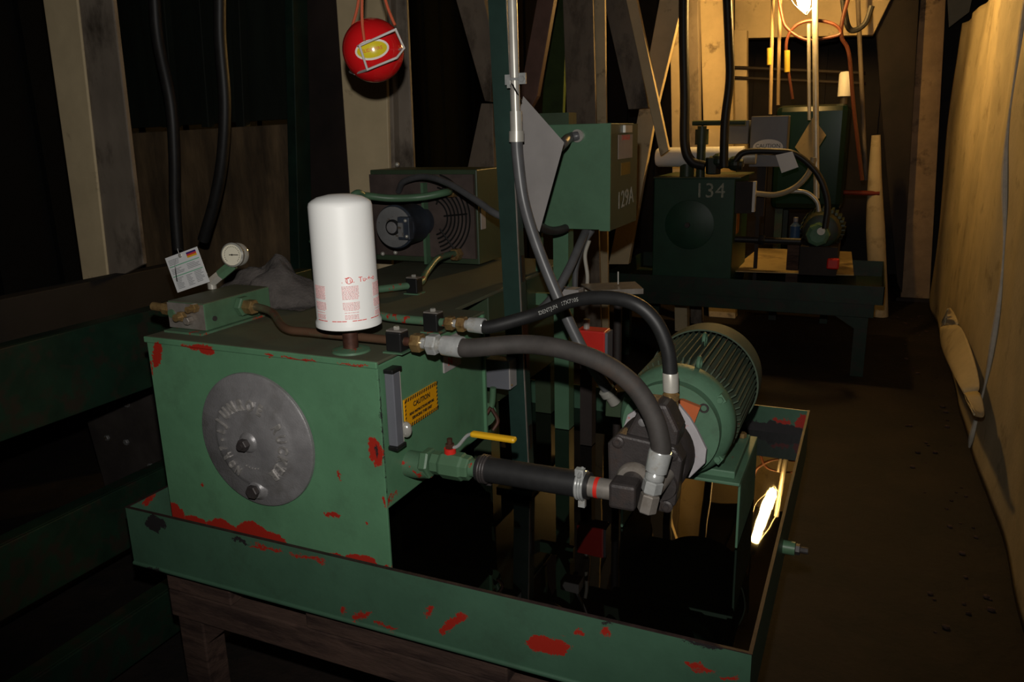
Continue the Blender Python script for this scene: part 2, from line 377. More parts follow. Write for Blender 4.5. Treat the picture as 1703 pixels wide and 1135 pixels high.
# ================================================================ MAIN TANK
tk = thing('hydraulic_tank', 'nearest green oil tank with round cast cover and red primer patches', 'tank', (-1.22, 1.54, .62))
TX0, TX1 = -1.545, -.895
b = MB().box((TX0+.004, 1.306, .835), (TX1-.003, 1.785, 1.16)); b.build('shell', M_TANK, tk, bevel=.003)
b = MB().box((TX0, 1.299, .622), (TX1, 1.306, 1.163)); b.build('end_plate', M_TANK, tk, bevel=.0015)
b = MB().box((TX0, 1.785, .835), (TX1+.004, 1.793, 1.163)).box((TX0+.1, 1.76, .622), (TX0+.16, 1.785, .835)).box((TX0+.3, 1.76, .622), (TX0+.36, 1.785, .835)); b.build('end_plate', M_TANK, tk)
b = MB().box((TX0-.004, 1.3005, 1.163), (TX1+.001, 1.80, 1.170)); b.build('top_plate', M_TOP, tk, bevel=.002)
# cast cover
ck = V((-1.232, 1.299, .953))
b = MB().lathe(ck, (0, -1, 0), [(0, .158), (.004, .161), (.010, .160), (.013, .156), (.014, .118), (.020, .108), (.024, .098), (.025, .04), (.026, .0)], 64)
cv = b.build('access_cover', M_ALU, tk, smooth=True)
cv['label'] = 'round cast aluminium cover with raised lettering'
b = MB()
def ring_text(b, txt, a0, da, R, size, inward=False):
    for i, ch in enumerate(txt):
        if ch == ' ': continue
        a = math.radians(a0-da*i)
        up = V((math.cos(a), 0, math.sin(a))); rt = V((math.sin(a), 0, -math.cos(a)))
        o = ck+V((0, -.0245, 0))+up*R
        b.text(ch, size, lambda x, y, z, o=o, rt=rt, up=up: o+rt*x*.74+up*y+V((0, -1, 0))*z, thick=.0050, bold=.0006)
ring_text(b, 'JUNROE', 154, 17.5, .090, .038)
ring_text(b, 'RUCKER', 30, 16, .090, .037)
ring_text(b, 'NOR7-L', 238, 14, .086, .027)
for k in range(5):
    a = math.radians(250+8*k); b.sphere(ck+V((math.cos(a)*.062, -.026, math.sin(a)*.062)), .0022, 8)
b.build('lettering', mat('pale_glint_letters', (.42, .40, .38), .25, .5, var=.4, vscale=60), cv)  # glints on the raised letters put into a paler metal colour
b = MB().lathe(ck+V((-.008, -.024, .0)), (0, -1, 0), [(0, .026), (.006, .022), (.010, .016)], 24); b.build('boss', M_ALU, cv, smooth=True)
b = MB().hexn(ck+V((-.008, -.034, 0)), ck+V((-.008, -.05, 0)), .0145); b.cyl(ck+V((-.008, -.05, 0)), ck+V((-.008, -.056, 0)), .008)
o = b.build('bolt', M_IRON, cv)
b = MB().lathe(ck+V((-.005, -.014, -.118)), (0, -1, 0), [(0, .028), (.006, .023), (.012, .019)], 24); b.build('boss', M_ALU, cv, smooth=True)
b = MB().hexn(ck+V((-.005, -.026, -.118)), ck+V((-.005, -.040, -.118)), .0165); b.build('bolt', M_IRON, cv)
b = MB().box((TX0-.004, 1.294, 1.156), (TX1+.002, 1.300, 1.1705)); b.build('folded_edge', M_TANK, tk, bevel=.0025)
# level gauge on the side
b = MB().box((TX1, 1.322, .978), (TX1+.022, 1.348, 1.14)); g = b.build('level_gauge', M_GREYB, tk, bevel=.002)
g['label'] = 'grey oil level gauge strip'
MB().box((TX1+.001, 1.348, .975), (TX1+.018, 1.356, 1.145)).build('glass', M_GLASS, g)
MB().box((TX1, 1.318, 1.14), (TX1+.024, 1.356, 1.149)).build('end_cap', M_BLACK, g, bevel=.002)
MB().box((TX1, 1.318, .969), (TX1+.024, 1.356, .978)).build('end_cap', M_BLACK, g, bevel=.002)
MB().sphere((TX1+.020, 1.362, 1.003), .014, 20, (1, .8, 1.3)).build('bolt', M_CHROME, g, smooth=True)
# caution label on the tank side: centre and edges
def side(y, z, h=0): return V((TX1+h, y, z))
b = MB().box((TX1-.003, 1.392, .989), (TX1+.0012, 1.536, 1.057)); lb = b.build('caution_label', M_ORANGE, tk); lb['label'] = 'orange caution label with black striped border'
b = MB()
for k in range(15):
    y = 1.394+k*.0098
    for z0, z1 in ((1.0495, 1.057), (.989, .9965)): b.prism([side(y, z0, .0012), side(y+.0045, z0, .0012), side(y+.0085, z1, .0012), side(y+.004, z1, .0012)], (.0004, 0, 0))
for k in range(7):
    z = .992+k*.0092
    for y0, y1 in ((1.392, 1.3965), (1.5315, 1.536)): b.prism([side(y0, z, .0012), side(y1, z+.003, .0012), side(y1, z+.0075, .0012), side(y0, z+.0045, .0012)], (.0004, 0, 0))
b.build('border', M_INK, lb)
b = MB()
def st_(cy, cz): return lambda x, y, z: V((TX1+.0012+z, cy+x, cz+y))
b.text('CAUTION', .0165, st_(1.464, 1.036), .0004, bold=.0004); b.text('READ INSTRUCTIONS BEFORE', .0080, st_(1.464, 1.018), .0004, bold=.0004); b.text('SERVICING THIS UNIT', .0090, st_(1.464, 1.006), .0004, bold=.0004)
b.build('lettering', M_INK, lb)
b = MB().box((TX1-.003, 1.575, 1.066), (TX1+.001, 1.66, 1.148)); s2 = b.build('sticker', M_GREYL, tk); s2['label'] = 'white and red sticker below the top edge'
b = MB().text('N', .03, st_(1.605, 1.088), .0005); b.build('lettering', M_REDD, s2)
# rear base body and long dusty deck
dk = thing('machine_deck', 'long dusty green base deck behind the main tank, under the fan cooler', 'machine base', (-1.25, 2.3, .80))
MB().box((-1.545, 2.02, .82), (-.99, 2.62, 1.158)).build('body', M_OLIVE, dk, bevel=.003)
MB().box((-1.55, 1.802, 1.158), (-.985, 2.66, 1.168)).build('deck', M_TOP, dk, bevel=.002)
for (x, y) in ((-1.5, 2.06), (-1.03, 2.06), (-1.5, 2.56), (-1.03, 2.56)): MB().box((x-.03, y-.03, .622), (x+.03, y+.03, .82)).build('leg', M_OLIVE, dk)

# ================================================================ FILTER
fc = V((-.998, 1.356, 1.17))
fi = thing('oil_filter', 'tall white spin-on oil filter with red print standing on the main tank', 'oil filter', fc)
R = .0665
b = MB().lathe(fc+V((0, 0, .057)), (0, 0, 1), [(0, R*.90), (.004, R+.003), (.014, R+.003), (.020, R), (.254, R-.001), (.261, R-.003), (.266, R-.009), (.272, R*.70), (.277, R*.35), (.278, .0)], 56)
b.build('can', M_WHITE, fi, smooth=True)
b = MB().cyl(fc, fc+V((0, 0, .057)), .0165); b.build('stem', M_RUST, fi, smooth=True)
b = MB().lathe(fc, (0, 0, 1), [(0, .042), (.004, .040), (.008, .024)], 32); b.build('flange', M_CHIPG, fi, smooth=True)
def wrap(a0, z0):
    def f(x, y, z):
        a = a0+x/R; return fc+V((math.cos(a)*(R+.0001+z), math.sin(a)*(R+.0001+z), z0+y+.013))
    return f
AF = math.atan2(-fc.y, -fc.x)+.11
def band(b, a0, a1, z0, z1, n=10):
    for i in range(n):
        p = [wrap(a0+(a1-a0)*i/n, z0)(0, 0, -.0005), wrap(a0+(a1-a0)*(i+1)/n, z0)(0, 0, -.0005), wrap(a0+(a1-a0)*(i+1)/n, z1)(0, 0, -.0005), wrap(a0+(a1-a0)*i/n, z1)(0, 0, -.0005)]
        d = wrap(a0+(a1-a0)*(i+.5)/n, z0)(0, 0, 0)-fc; d.z = 0; b.prism(p, d.normalized()*.0008)
rr = random.Random(3)
for c in (-1.08, .0, 1.08):
    b = MB()
    for k in range(27):
        z = .139-k*.0026
        if k in (11, 12, 20, 22): continue
        wdt = .26 if k < 19 else .22
        a = AF+c-wdt
        while a < AF+c+wdt-.03:
            l = rr.uniform(.03, .09); e = min(a+l, AF+c+wdt); band(b, a, e, z, z+.0013, 1); a = e+.014
    b.build('small_print', M_PINK, fi)
b = MB(); 
for k in range(-9, 10):
    a = AF+k*.16
    if k % 4 != 3: band(b, a, a+.145, .0665, .0682, 3)
b.text('. Tu.  Tu-+-o', .015, wrap(AF+.34, .152), .0004)
b.build('lettering', M_REDINK, fi)
b = MB().torus(wrap(AF-.02, .152)(0, 0, 0), wrap(AF-.02, .152)(0, 0, 1)-wrap(AF-.02, .152)(0, 0, 0), .0065, .0006, 20, 6)
b.build('ring_mark', M_REDINK, fi)

# ================================================================ MANIFOLD, GAUGE, TAG
mf = thing('valve_manifold', 'green and bare-metal valve block bolted on the left front corner of the main tank', 'valve block', (-1.48, 1.47, 1.17))
b = MB().box((-1.542, 1.372, 1.175), (-1.425, 1.60, 1.240)); b.build('block', M_GREEN, mf, bevel=.002)
b = MB().box((-1.541, 1.3695, 1.177), (-1.427, 1.372, 1.239)); b.build('machined_face', M_STEEL, mf)
b = MB().box((-1.541, 1.374, 1.240), (-1.427, 1.598, 1.2415)); b.build('dusty_top', M_TOP, mf)
b = MB().box((-1.535, 1.345, 1.170), (-1.415, 1.60, 1.175)); b.build('foot_plate', M_CHIPG, mf)
for (px, py, r, L) in ((300, 527, .013, .026), (322, 513, .011, .03)):
    p = at(px, py, 'y', 1.36); p.y = 1.3695
    MB().hexn(p, p-V((0, L*.5, 0)), r).cyl(p-V((0, L*.5, 0)), p-V((0, L, 0)), r*.7).build('plug', M_BRASS, mf)
MB().hexn((-1.468, 1.3695, 1.20), (-1.468, 1.352, 1.20), .010).build('plug', M_STEEL, mf)
MB().cyl((-1.528, 1.3695, 1.212), (-1.528, 1.365, 1.212), .010).build('plug', M_GREEN, mf, smooth=True)
MB().hexn((-1.542, 1.41, 1.21), (-1.572, 1.41, 1.21), .019).hexn((-1.572, 1.41, 1.21), (-1.60, 1.41, 1.212), .016).cyl((-1.60, 1.41, 1.212), (-1.635, 1.41, 1.214), .011).build('fitting', M_BRASS, mf)
MB().cyl((-1.425, 1.40, 1.20), (-1.421, 1.40, 1.20), .006).build('port_plug', M_IRON, mf, smooth=True)
MB().hexn((-1.425, 1.49, 1.213), (-1.405, 1.49, 1.213), .026).build('fitting', M_GREEN, mf)
pg = thing('pressure_gauge', 'small round chrome pressure gauge with cream dial above the valve block', 'pressure gauge', (-1.50, 1.52, 1.2415))
gc = at(388, 424, 'y', 1.54); gd = V((.22, -.93, .1)).normalized()
MB().lathe(gc-gd*.028, gd, [(0, .025), (.004, .030), (.014, .030), (.018, .027), (.024, .030), (.034, .031), (.037, .027), (.034, .0262)], 40, closed=False).build('case', M_CHROME, pg, smooth=True)
b = MB().lathe(gc+gd*.002, gd, [(0, .0262), (.0045, .0262)], 32); b.build('dial', M_DIAL, pg)
b = MB(); u, v = b.frame(gd); cdl = gc+gd*.0066
for k in range(22):
    a = math.radians(-45+270*k/21); d = u*math.cos(a)+v*math.sin(a); b.box(cdl+d*.021-V((.0008,)*3), cdl+d*.021+V((.0008,)*3))
b.tube([cdl-u*.008, cdl+u*.017], .0012, 6); b.sphere(cdl, .0025, 8)
b.build('needle', M_INK, pg)
gs = at(352, 470, 'y', 1.53)
gs2 = gc-gd*.012+V((-.012, 0, -.026))
MB().cyl(V((gs.x, 1.53, 1.2415)), gs+V((0, 0, .008)), .011).hexn(gs, gs+(gs2-gs)*.45, .014).build('snubber', M_GALV, pg)
MB().cyl(gs, gs2, .011).hexn(gs+(gs2-gs)*.4, gs2, .015).build('isolator_valve', M_GREEN, pg)
MB().cyl(gs+V((-.012, -.004, .02)), gs+V((-.035, -.008, .03)), .006).sphere(gs+V((-.035, -.008, .03)), .009, 14).build('knob', M_CHROME, pg, smooth=True)

tg = thing('hang_tag', 'white laminated maintenance tag with colour stripes hanging beside the pressure gauge', 'tag', at(310, 478, 'y', 1.5))
tq = [at(*p, 'y', 1.5) for p in ((296, 487), (349, 469), (341, 408), (275, 430))]
tu = (tq[1]-tq[0]); tv = (tq[3]-tq[0]); tn = tu.cross(tv).normalized()
if tn.y > 0: tn = -tn
def tp(a, c, h=0): return tq[0]+tu*a+tv*c+tn*h
MB().prism([tp(0, 0), tp(1, 0), tp(1, 1), tp(0, 1)], tn*.0012).build('card', M_TAG, tg)
def strip(name, m, a0, a1, c0, c1): MB().prism([tp(a0, c0, .0012), tp(a1, c0, .0012), tp(a1, c1, .0012), tp(a0, c1, .0012)], tn*.0003).build(name, m, tg)
strip('stripe', mat('tag_purple', (.06, .02, .16), .4), .64, .93, .90, .95); strip('stripe', mat('tag_red', (.6, .05, .04), .4), .64, .93, .85, .90)
strip('stripe', mat('tag_yellow', (.65, .35, .02), .4), .64, .93, .80, .85)
mg = mat('tag_green_line', (.16, .42, .26), .4)
strip('line', mg, .04, .96, .70, .725); strip('line', mg, .04, .96, .42, .445)
b = MB(); rr = random.Random(5)
for (a0, a1, c0, c1) in ((.06, .4, .76, .92), (.06, .46, .5, .66), (.55, .94, .52, .66), (.08, .34, .08, .38), (.42, .62, .08, .38), (.68, .94, .1, .38)):
    c = c0
    while c < c1:
        e = a0+(a1-a0)*rr.uniform(.6, 1); b.prism([tp(a0, c, .0012), tp(e, c, .0012), tp(e, c+.018, .0012), tp(a0, c+.018, .0012)], tn*.0003); c += .04
b.build('small_print', mat('tag_grey_print', (.28, .29, .30), .5), tg)
MB().tube([tp(.30, .9, .004), tp(.24, .6, .008), tp(.14, .3, .005)], .0012, 6).tube([tp(.45, .93, .003), tp(.5, 1.12, .0), gs+V((-.02, 0, .04))], .001, 6).build('wire_tie', M_BLACK, tg)
MB().sphere(tp(.46, .93, .002), .006, 14, (1, .5, 1)).build('eyelet', M_CHROME, tg, smooth=True)

# ================================================================ RAG
rg = MB(); rr = random.Random(11)
rc = at(452, 498, 'z', 1.172); nu, nv = 46, 26
from mathutils import noise as mn
gr = []
for i in range(nu+1):
    row = []
    for j in range(nv+1):
        a = i/nu*2-1; c = j/nv*2-1; rad = math.sqrt(a*a*.9+c*c)
        h = max(0, 1-rad**2.2)*.125*(.75+.55*mn.noise(V((a*2.1, c*1.7, 3))))+.012*max(0, 1-rad)*mn.noise(V((a*7, c*6, 1)))
        q = .006*mn.noise(V((a*5, c*5, 8)))
        row.append(rg.b.verts.new(rc+V((a*.185+q*2, c*.105+q*2, max(h, 0)+.004*abs(mn.noise(V((a*12, c*10, 2))))))))
    gr.append(row)
for i in range(nu):
    for j in range(nv): rg.b.faces.new((gr[i][j], gr[i+1][j], gr[i+1][j+1], gr[i][j+1]))
o = rg.build('rag', M_RAG, smooth=True); tag(o, 'crumpled dark grey rag lying on the main tank behind the valve block', 'rag')

# ================================================================ TUBES ON THE TANK
def clamp(px, py, z, label, plane_y=None):
    p = at(px, py, 'z', z+.02)
    t = thing('pipe_clamp', label, 'pipe clamp', V((p.x, p.y, z)), 'pipe clamps on the tank top')
    MB().box((p.x-.019, p.y-.017, z+.003), (p.x+.019, p.y+.017, z+.046)).build('block', M_BLACK, t, bevel=.003)
    MB().box((p.x-.024, p.y-.022, z), (p.x+.024, p.y+.022, z+.003)).build('base_plate', M_CHIPG, t)
    MB().box((p.x-.019, p.y-.012, z+.046), (p.x+.019, p.y+.012, z+.049)).build('top_plate', M_STEEL, t)
    MB().hexn((p.x, p.y, z+.049), (p.x, p.y, z+.056), .007).build('bolt', M_CHROME, t)
    return V((p.x, p.y, z+.024))
c1 = clamp(661, 570, 1.170, 'black pipe clamp at the tank edge right of the white filter, holding the nearer tube')
c2 = clamp(721, 538, 1.170, 'black pipe clamp at the tank edge holding the second tube, behind the nearest one')
c3 = clamp(689, 477, 1.168, 'black pipe clamp in mid deck, in front of the fan cooler')
o = MB().tube([(-1.405, 1.49, 1.213), (-1.36, 1.487, 1.213), (-1.30, 1.465, 1.208), (-1.20, c1.y+.004, 1.196), (-1.12, c1.y, 1.194), c1, c1+V((.03, 0, 0))], .0095, 14, 10).build('pressure_tube', M_COPT, smooth=True)
tag(o, 'coppery steel tube from the valve block to the nearest clamp', 'steel tube')
nutA = MB().hexn((-1.405, 1.49, 1.213), (-1.375, 1.487, 1.213), .019); o = nutA.build('tube_nut', M_BRASS, smooth=False); tag(o, 'brass coloured nut joining the tube to the valve block', 'tube nut')
o = MB().tube([c2+V((.03, 0, 0)), c2, c2+V((-.12, -.002, .002)), c2+V((-.22, .03, .006)), c2+V((-.30, .10, .008))], .010, 14, 10).build('return_tube', M_CHIPG, smooth=True)
tag(o, 'green steel tube with red chipped paint running into the second clamp behind the filter', 'steel tube')
pa = at(708, 455, 'y', 2.08); pb = at(726, 432, 'y', 2.2); pc = at(757, 422, 'y', 2.38)
o = MB().tube([c3+V((-.16, -.20, 0)), c3+V((-.02, -.02, 0)), c3+V((.004, .03, .004)), pa, pb, at(742, 425, 'y', 2.3), pc], .0105, 14, 10).build('cooler_tube', M_CHIPG, smooth=True)
tag(o, 'green tube rising from the mid deck clamp to the fan cooler', 'steel tube')
o = MB().tube([at(520, 420, 'y', 2.05)+V((0, 0, .03)), at(585, 328, 'y', 2.1), at(608, 326, 'y', 2.15), at(650, 330, 'y', 2.2), at(700, 328, 'y', 2.24), at(742, 320, 'y', 2.3), at(748, 318, 'y', 2.39)], .012, 14, 10).build('cooler_pipe', M_GREEN, smooth=True)
tag(o, 'green pipe crossing in front of the fan cooler near its top', 'steel tube')

# ================================================================ FAN COOLER
fk = thing('fan_cooler', 'dirty brown and green oil cooler with fan motor and round grille on the base deck', 'oil cooler', (-1.42, 2.5, 1.168))
MB().box((-1.64, 2.42, 1.178), (-1.215, 2.62, 1.50)).build('housing', M_OLIVE, fk, bevel=.003)
b = MB().box((-1.635, 2.405, 1.20), (-1.222, 2.42, 1.485)); b.build('shroud', M_FINS, fk)
b = MB()
for k in range(7): b.torus((-1.385, 2.400, 1.34), (0, 1, 0), .062+.0145*k, .0030, 36, 6, PI-1.3, PI+1.3)
for k in (-1, 0, 1):
    a = k*1.0+.1; b.tube([(-1.385+.05*math.cos(a), 2.398, 1.34+.05*math.sin(a)), (-1.385+.14*math.cos(a), 2.398, 1.34+.14*math.sin(a))], .003, 6)
b.build('grille', M_BLACK, fk, smooth=True)
mc = at(655, 378, 'y', 2.22)
b = MB().lathe((mc.x, 2.40, mc.z), (0, -1, 0), [(0, .05), (.05, .055), (.055, .066), (.15, .066), (.158, .072), (.172, .072), (.178, .067)], 40); fm = b.build('fan_motor', M_BLUE, fk, smooth=True)
b = MB().lathe((mc.x, 2.2225, mc.z), (0, -1, 0), [(0, .067), (.004, .067), (.006, .058)], 40); b.build('end_bell', M_GPLATE, fm, smooth=True)
b = MB().lathe((mc.x, 2.2165, mc.z), (0, -1, 0), [(0, .026), (.006, .026), (.008, .020)], 28); b.build('cap_ring', M_BLACK, fm, smooth=True)
b = MB().lathe((mc.x, 2.2085, mc.z), (0, -1, 0), [(0, .019), (.003, .019), (.004, .016)], 28); b.build('cap', M_ALU, fm, smooth=True)
MB().box((mc.x+.028, 2.198, mc.z-.038), (mc.x+.072, 2.225, mc.z+.036)).build('bracket', M_BLUE, fm, bevel=.003)
MB().box((mc.x+.032, 2.194, mc.z-.028), (mc.x+.050, 2.198, mc.z+.018)).build('nameplate', M_GPLATE, fm)
for (dx, dz) in ((.06, .025), (.062, -.026)): MB().sphere((mc.x+dx, 2.196, mc.z+dz), .006, 12).build('screw', M_CHROME, fm, smooth=True)
p1, p2 = at(696, 305, 'y', 2.36), at(702, 445, 'y', 2.36)
MB().box((p1.x-.002, 2.375, 1.178), (p1.x+.008, 2.404, p1.z)).build('strut', M_GREEN, fk)
for (px, py) in ((752, 318), (759, 423)):
    p = at(px, py, 'y', 2.39); MB().hexn((p.x, 2.37, p.z), (p.x, 2.405, p.z), .022).build('port', M_BRASS, fk)
p = at(804, 364, 'x', -1.214)
MB().box((-1.215, p.y-.02, p.z-.035), (-1.2125, p.y+.015, p.z+.04)).build('nameplate', M_GREYL, fk)
for (px, py) in ((634, 423), (655, 421), (658, 274)):
    p = at(px, py, 'y', 2.39); MB().sphere((p.x, 2.40, p.z), .008, 12).build('bolt', M_GALV, fk, smooth=True)
o = MB().tube([at(663, 318, 'y', 2.39), at(672, 302, 'y', 2.34), at(705, 294, 'y', 2.28), at(745, 305, 'y', 2.2), at(790, 332, 'y', 2.12), at(825, 356, 'y', 2.06), at(868, 372, 'y', 2.07), at(905, 378, 'y', 2.28)], .0105, 12, 10).build('flexible_conduit', M_PVC, smooth=True)
tag(o, 'thin grey flexible conduit arching over the fan cooler towards the tall green post', 'flexible conduit')

# ================================================================ POST, CONDUIT, SIGN
pt = thing('strut_post', 'tall dark green slotted strut post standing in the drip tray beside the main tank', 'post', (-.90, 1.93, .555))
a, c = at(838, 500, 'y', 1.90), at(866, 500, 'y', 1.90)
ztop = 3.48; lean = (at(827, 0, 'y', 1.9).x-at(852, 500, 'y', 1.9).x)/(at(827, 0, 'y', 1.9).z-at(852, 500, 'y', 1.9).z)
def lx(x, z): return x+lean*(z-1.16)
def leanbox(b, x0, x1, y0, y1, z0, z1):
    return b.prism([(lx(x0, z0), y0, z0), (lx(x1, z0), y0, z0), (lx(x1, z1), y0, z1), (lx(x0, z1), y0, z1)], (0, y1-y0, 0))
b = MB(); leanbox(b, a.x, c.x, 1.90, 1.904, .556, ztop); leanbox(b, a.x, a.x+.004, 1.904, 1.94, .556, ztop); leanbox(b, c.x-.004, c.x, 1.904, 1.94, .556, ztop)
b.build('channel', mat('post_dark_green', (.014, .034, .027), .4, var=.3), pt)
b = MB(); leanbox(b, c.x, c.x+.002, 1.897, 1.903, .556, ztop); b.build('worn_edge', M_STEEL, pt)
b = MB()
for k in range(11): leanbox(b, c.x, c.x+.003, 1.912, 1.93, .75+.24*k, .82+.24*k)
b.build('slot', M_BLACK, pt)
MB().box((a.x-.03, 1.88, .62), (c.x+.03, 1.96, .632)).build('foot', M_DKG, pt)
p0, p1 = at(852, 0, 'y', 1.86), at(859, 228, 'y', 1.86)
d = (p0-p1).normalized()
cd = thing('rigid_conduit', 'straight galvanised conduit clamped upright to the tall green post', 'conduit', p1)
MB().cyl(p1, p0+d*((3.48-p0.z)/d.z), .0115).build('pipe', M_GALV, cd, smooth=True)
MB().cyl(at(858, 185, 'y', 1.86), at(859, 222, 'y', 1.86), .0155).cyl(at(859, 218, 'y', 1.86), at(859, 236, 'y', 1.86), .019).build('coupling', M_GALV, cd, smooth=True)
q = at(856, 132, 'y', 1.86)
b = MB().torus(q, d, .0135, .003, 24, 8); b.box(q+V((.012, -.003, -.012)), q+V((.03, .003, .014))); b.box(q+V((-.028, .003, -.012)), q+V((-.012, .008, .012))); b.build('strap', M_ZINC, cd)
MB().hexn(q+V((.021, -.010, 0)), q+V((.021, -.003, 0)), .008).build('bolt', M_ZINC, cd)
MB().box(at(846, 138, 'y', 1.84)-V((.004, .002, .012)), at(846, 138, 'y', 1.84)+V((.004, .002, .012))).build('clip', M_ZINC, cd)
o = MB().tube([p1+d*.01, at(861, 262, 'y', 1.855), at(871, 335, 'y', 1.85), at(893, 408, 'y', 1.84), at(930, 500, 'y', 1.83), at(968, 580, 'y', 1.83), at(1000, 632, 'y', 1.83), at(1013, 652, 'y', 1.84)], .0148, 16, 10).build('flexible_conduit', M_PVC, smooth=True)
tag(o, 'thick grey flexible conduit curving down from the galvanised pipe to the motor box', 'flexible conduit')
sg = thing('diamond_sign', 'blank grey diamond shaped sheet hanging behind the galvanised conduit near the control box', 'sign', at(897, 385, 'y', 1.9))
sv = [at(870, 160, 'y', 1.975), at(938, 237, 'y', 1.935), at(897, 386, 'y', 1.975)]; sv.append(sv[0]+sv[2]-sv[1])
MB().prism(sv, (.0015, -.003, 0)).build('plate', M_GREYL, sg)
MB().tube([at(845, 126, 'y', 1.87), at(856, 148, 'y', 1.845), at(867, 168, 'y', 1.875)], .0022, 6).build('wire', M_BLACK, sg, smooth=True)

# ================================================================ CONTROL BOX
cb = thing('control_box', 'green electrical control box chalked 129A beside the tall post', 'electrical box', (-.80, 2.3, 1.30))
by = 2.30; L, Rr = at(905, 205, 'y', by), at(1013, 205, 'y', by); zb = at(1013, 383, 'y', by).z; zt = Rr.z
y2 = at(1058, 215, 'x', Rr.x).y
MB().box((L.x-.06, by, zb), (Rr.x-.006, y2-.004, zt)).build('body', M_BOXG, cb, bevel=.002)
dr = MB().box((Rr.x-.006+.001, by+.001, zb-.002), (Rr.x+.006, y2-.002, zt-.002)).build('door', mat('door_green', (.042, .060, .035), .5, var=.15), cb)
MB().box((Rr.x-.028, by-.002, zb-.003), (Rr.x+.006, by+.001, zt)).build('flange', M_BOXG, cb)
dw = y2-by
def dpos(f, z, h=0): return V((Rr.x+.006+h, by+dw*f, zb+(zt-zb)*z))
def dbox(f0, f1, z0, z1, h=.001): return MB().prism([dpos(f0, z0, -.001), dpos(f1, z0, -.001), dpos(f1, z1, -.001), dpos(f0, z1, -.001)], (h+.001, 0, 0))
dl = dbox(.25, .78, .66, .89).build('label', mat('faded_label', (.30, .24, .21), .5), dr)
MB().text('DANGER', .022, lambda x, y, z: dpos(.52, .86, .001)+V((z, x, y)), .0004).build('lettering', M_REDD, dl)
dbox(.36, .70, .50, .62).build('label', mat('faded_yellow_label', (.16, .09, .01), .5), dr)
dbox(.42, .68, .91, .98, .008).build('latch', M_GALV, dr)
MB().text('129A', .075, lambda x, y, z: dpos(.55, .26, 0)+V((z, x*1.15, y+x*.05)), .0006).build('chalk_number', mat('chalk', (.34, .33, .28), .9, var=.5, vscale=150), dr)
q = at(962, 226, 'y', by)
o = MB().cyl(q+V((0, -.012, 0)), q, .019).build('hub', M_CHROME, cb, smooth=True)
MB().box((-1.02, by+.05, zt), (-.86, by+.12, zt+.035)).build('mounting_bar', M_OLIVE, cb)
o = MB().tube([q+V((0, -.005, 0)), q+V((-.02, -.03, -.006)), at(935, 240, 'y', 2.1), at(900, 275, 'y', 2.06), at(880, 330, 'y', 2.12)], .0145, 14, 10).build('flexible_conduit', M_PVC, smooth=True)
tag(o, 'short dark flexible conduit entering the front of the 129A control box', 'flexible conduit')
cs = thing('box_stand', 'green steel channel stand holding up the 129A control box', 'stand', (-.82, 2.36, .555))
a1, a2 = at(920, 420, 'y', 2.40), at(945, 420, 'y', 2.40)
MB().box((a1.x+.0, 2.40, .622), (a2.x, 2.45, zb-.002)).build('post', M_BOXG, cs)
a3 = at(900, 420, 'y', 2.40); MB().box((a3.x-.02, 2.40, 1.17), (a3.x, 2.42, zb-.002)).build('post', M_BOXG, cs)
MB().box((a3.x-.02, 2.38, 1.06), (a2.x+.02, 2.40, 1.10)).build('cross_bar', M_BOXG, cs)
for pts, lab, mm, r in (([(975, 383), (963, 410), (945, 450), (915, 500), (880, 530), (862, 540)], 'grey flexible conduit drooping left from under the control box to the deck edge', M_PVC, .0135),
                    ([(985, 383), (968, 410), (958, 445), (956, 482)], 'grey flexible conduit hanging straight from the control box', M_PVC, .0095),
                    ([(980, 400), (973, 425), (977, 460), (975, 490)], 'pale thin cable hanging beside the conduit under the control box', mat('pale_cable', (.34, .32, .27), .5), .0062)):
    P = [at(x, y, 'y', 2.34-.07*i if r > .01 else 2.34) for i, (x, y) in enumerate(pts)]
    o = MB().tube(P, r, 12, 8).build('cable' if r < .008 else 'flexible_conduit', mm, smooth=True); tag(o, lab, 'cable' if r < .008 else 'flexible conduit')
o = MB().tube([at(888, 372, 'y', 2.05), at(915, 384, 'y', 2.2), at(940, 380, 'y', 2.3), at(945, 368, 'y', 2.34)], .013, 12, 8).build('conduit_elbow', M_IRON, smooth=True)
tag(o, 'dark conduit elbow under the left corner of the control box', 'conduit')

# motor junction / small steel tray / red box / grey box
jb = thing('junction_box', 'small grey junction box on the tall post at the right end of the main tank', 'junction box', at(832, 645, 'y', 1.86))
p, q = at(811, 643, 'y', 1.86), at(848, 600, 'y', 1.86)
MB().box((p.x, 1.85, p.z), (q.x, 1.896, q.z)).build('body', M_GREYB, jb, bevel=.002)
MB().box((q.x-.001, 1.852, p.z+.002), (q.x+.003, 1.895, q.z-.002)).build('cover', M_GREYL, jb)
MB().sphere((q.x+.004, 1.86, p.z+.012), .003, 10).build('screw', M_BRASS, jb)
sp = thing('suction_flange', 'green round flange with chained pin on the lower right end of the main tank', 'flange', (-.88, 1.82, .85))
c = at(806, 690, 'y', 1.82)
MB().lathe(c, (.8, -.6, 0), [(-.02, .03), (-.004, .034), (.004, .034), (.006, .02)], 28).build('disc', M_GREEN, sp, smooth=True)
MB().tube([at(820, 645, 'y', 1.84), at(818, 672, 'y', 1.84), at(810, 690, 'y', 1.83)], .009, 10).build('riser', M_GREEN, sp, smooth=True)
MB().tube([at(816, 678, 'y', 1.80), at(803, 700, 'y', 1.79), at(798, 716, 'y', 1.79)], .005, 8).tube([at(818, 680, 'y', 1.80), at(828, 700, 'y', 1.80), at(820, 716, 'y', 1.79)], .005, 8).build('handle', M_RUST, sp, smooth=True)
rb = thing('red_junction_box', 'small bright red box behind the black hoses', 'junction box', at(985, 600, 'y', 2.3))
p, q = at(958, 604, 'y', 2.28), at(1006, 553, 'y', 2.28)
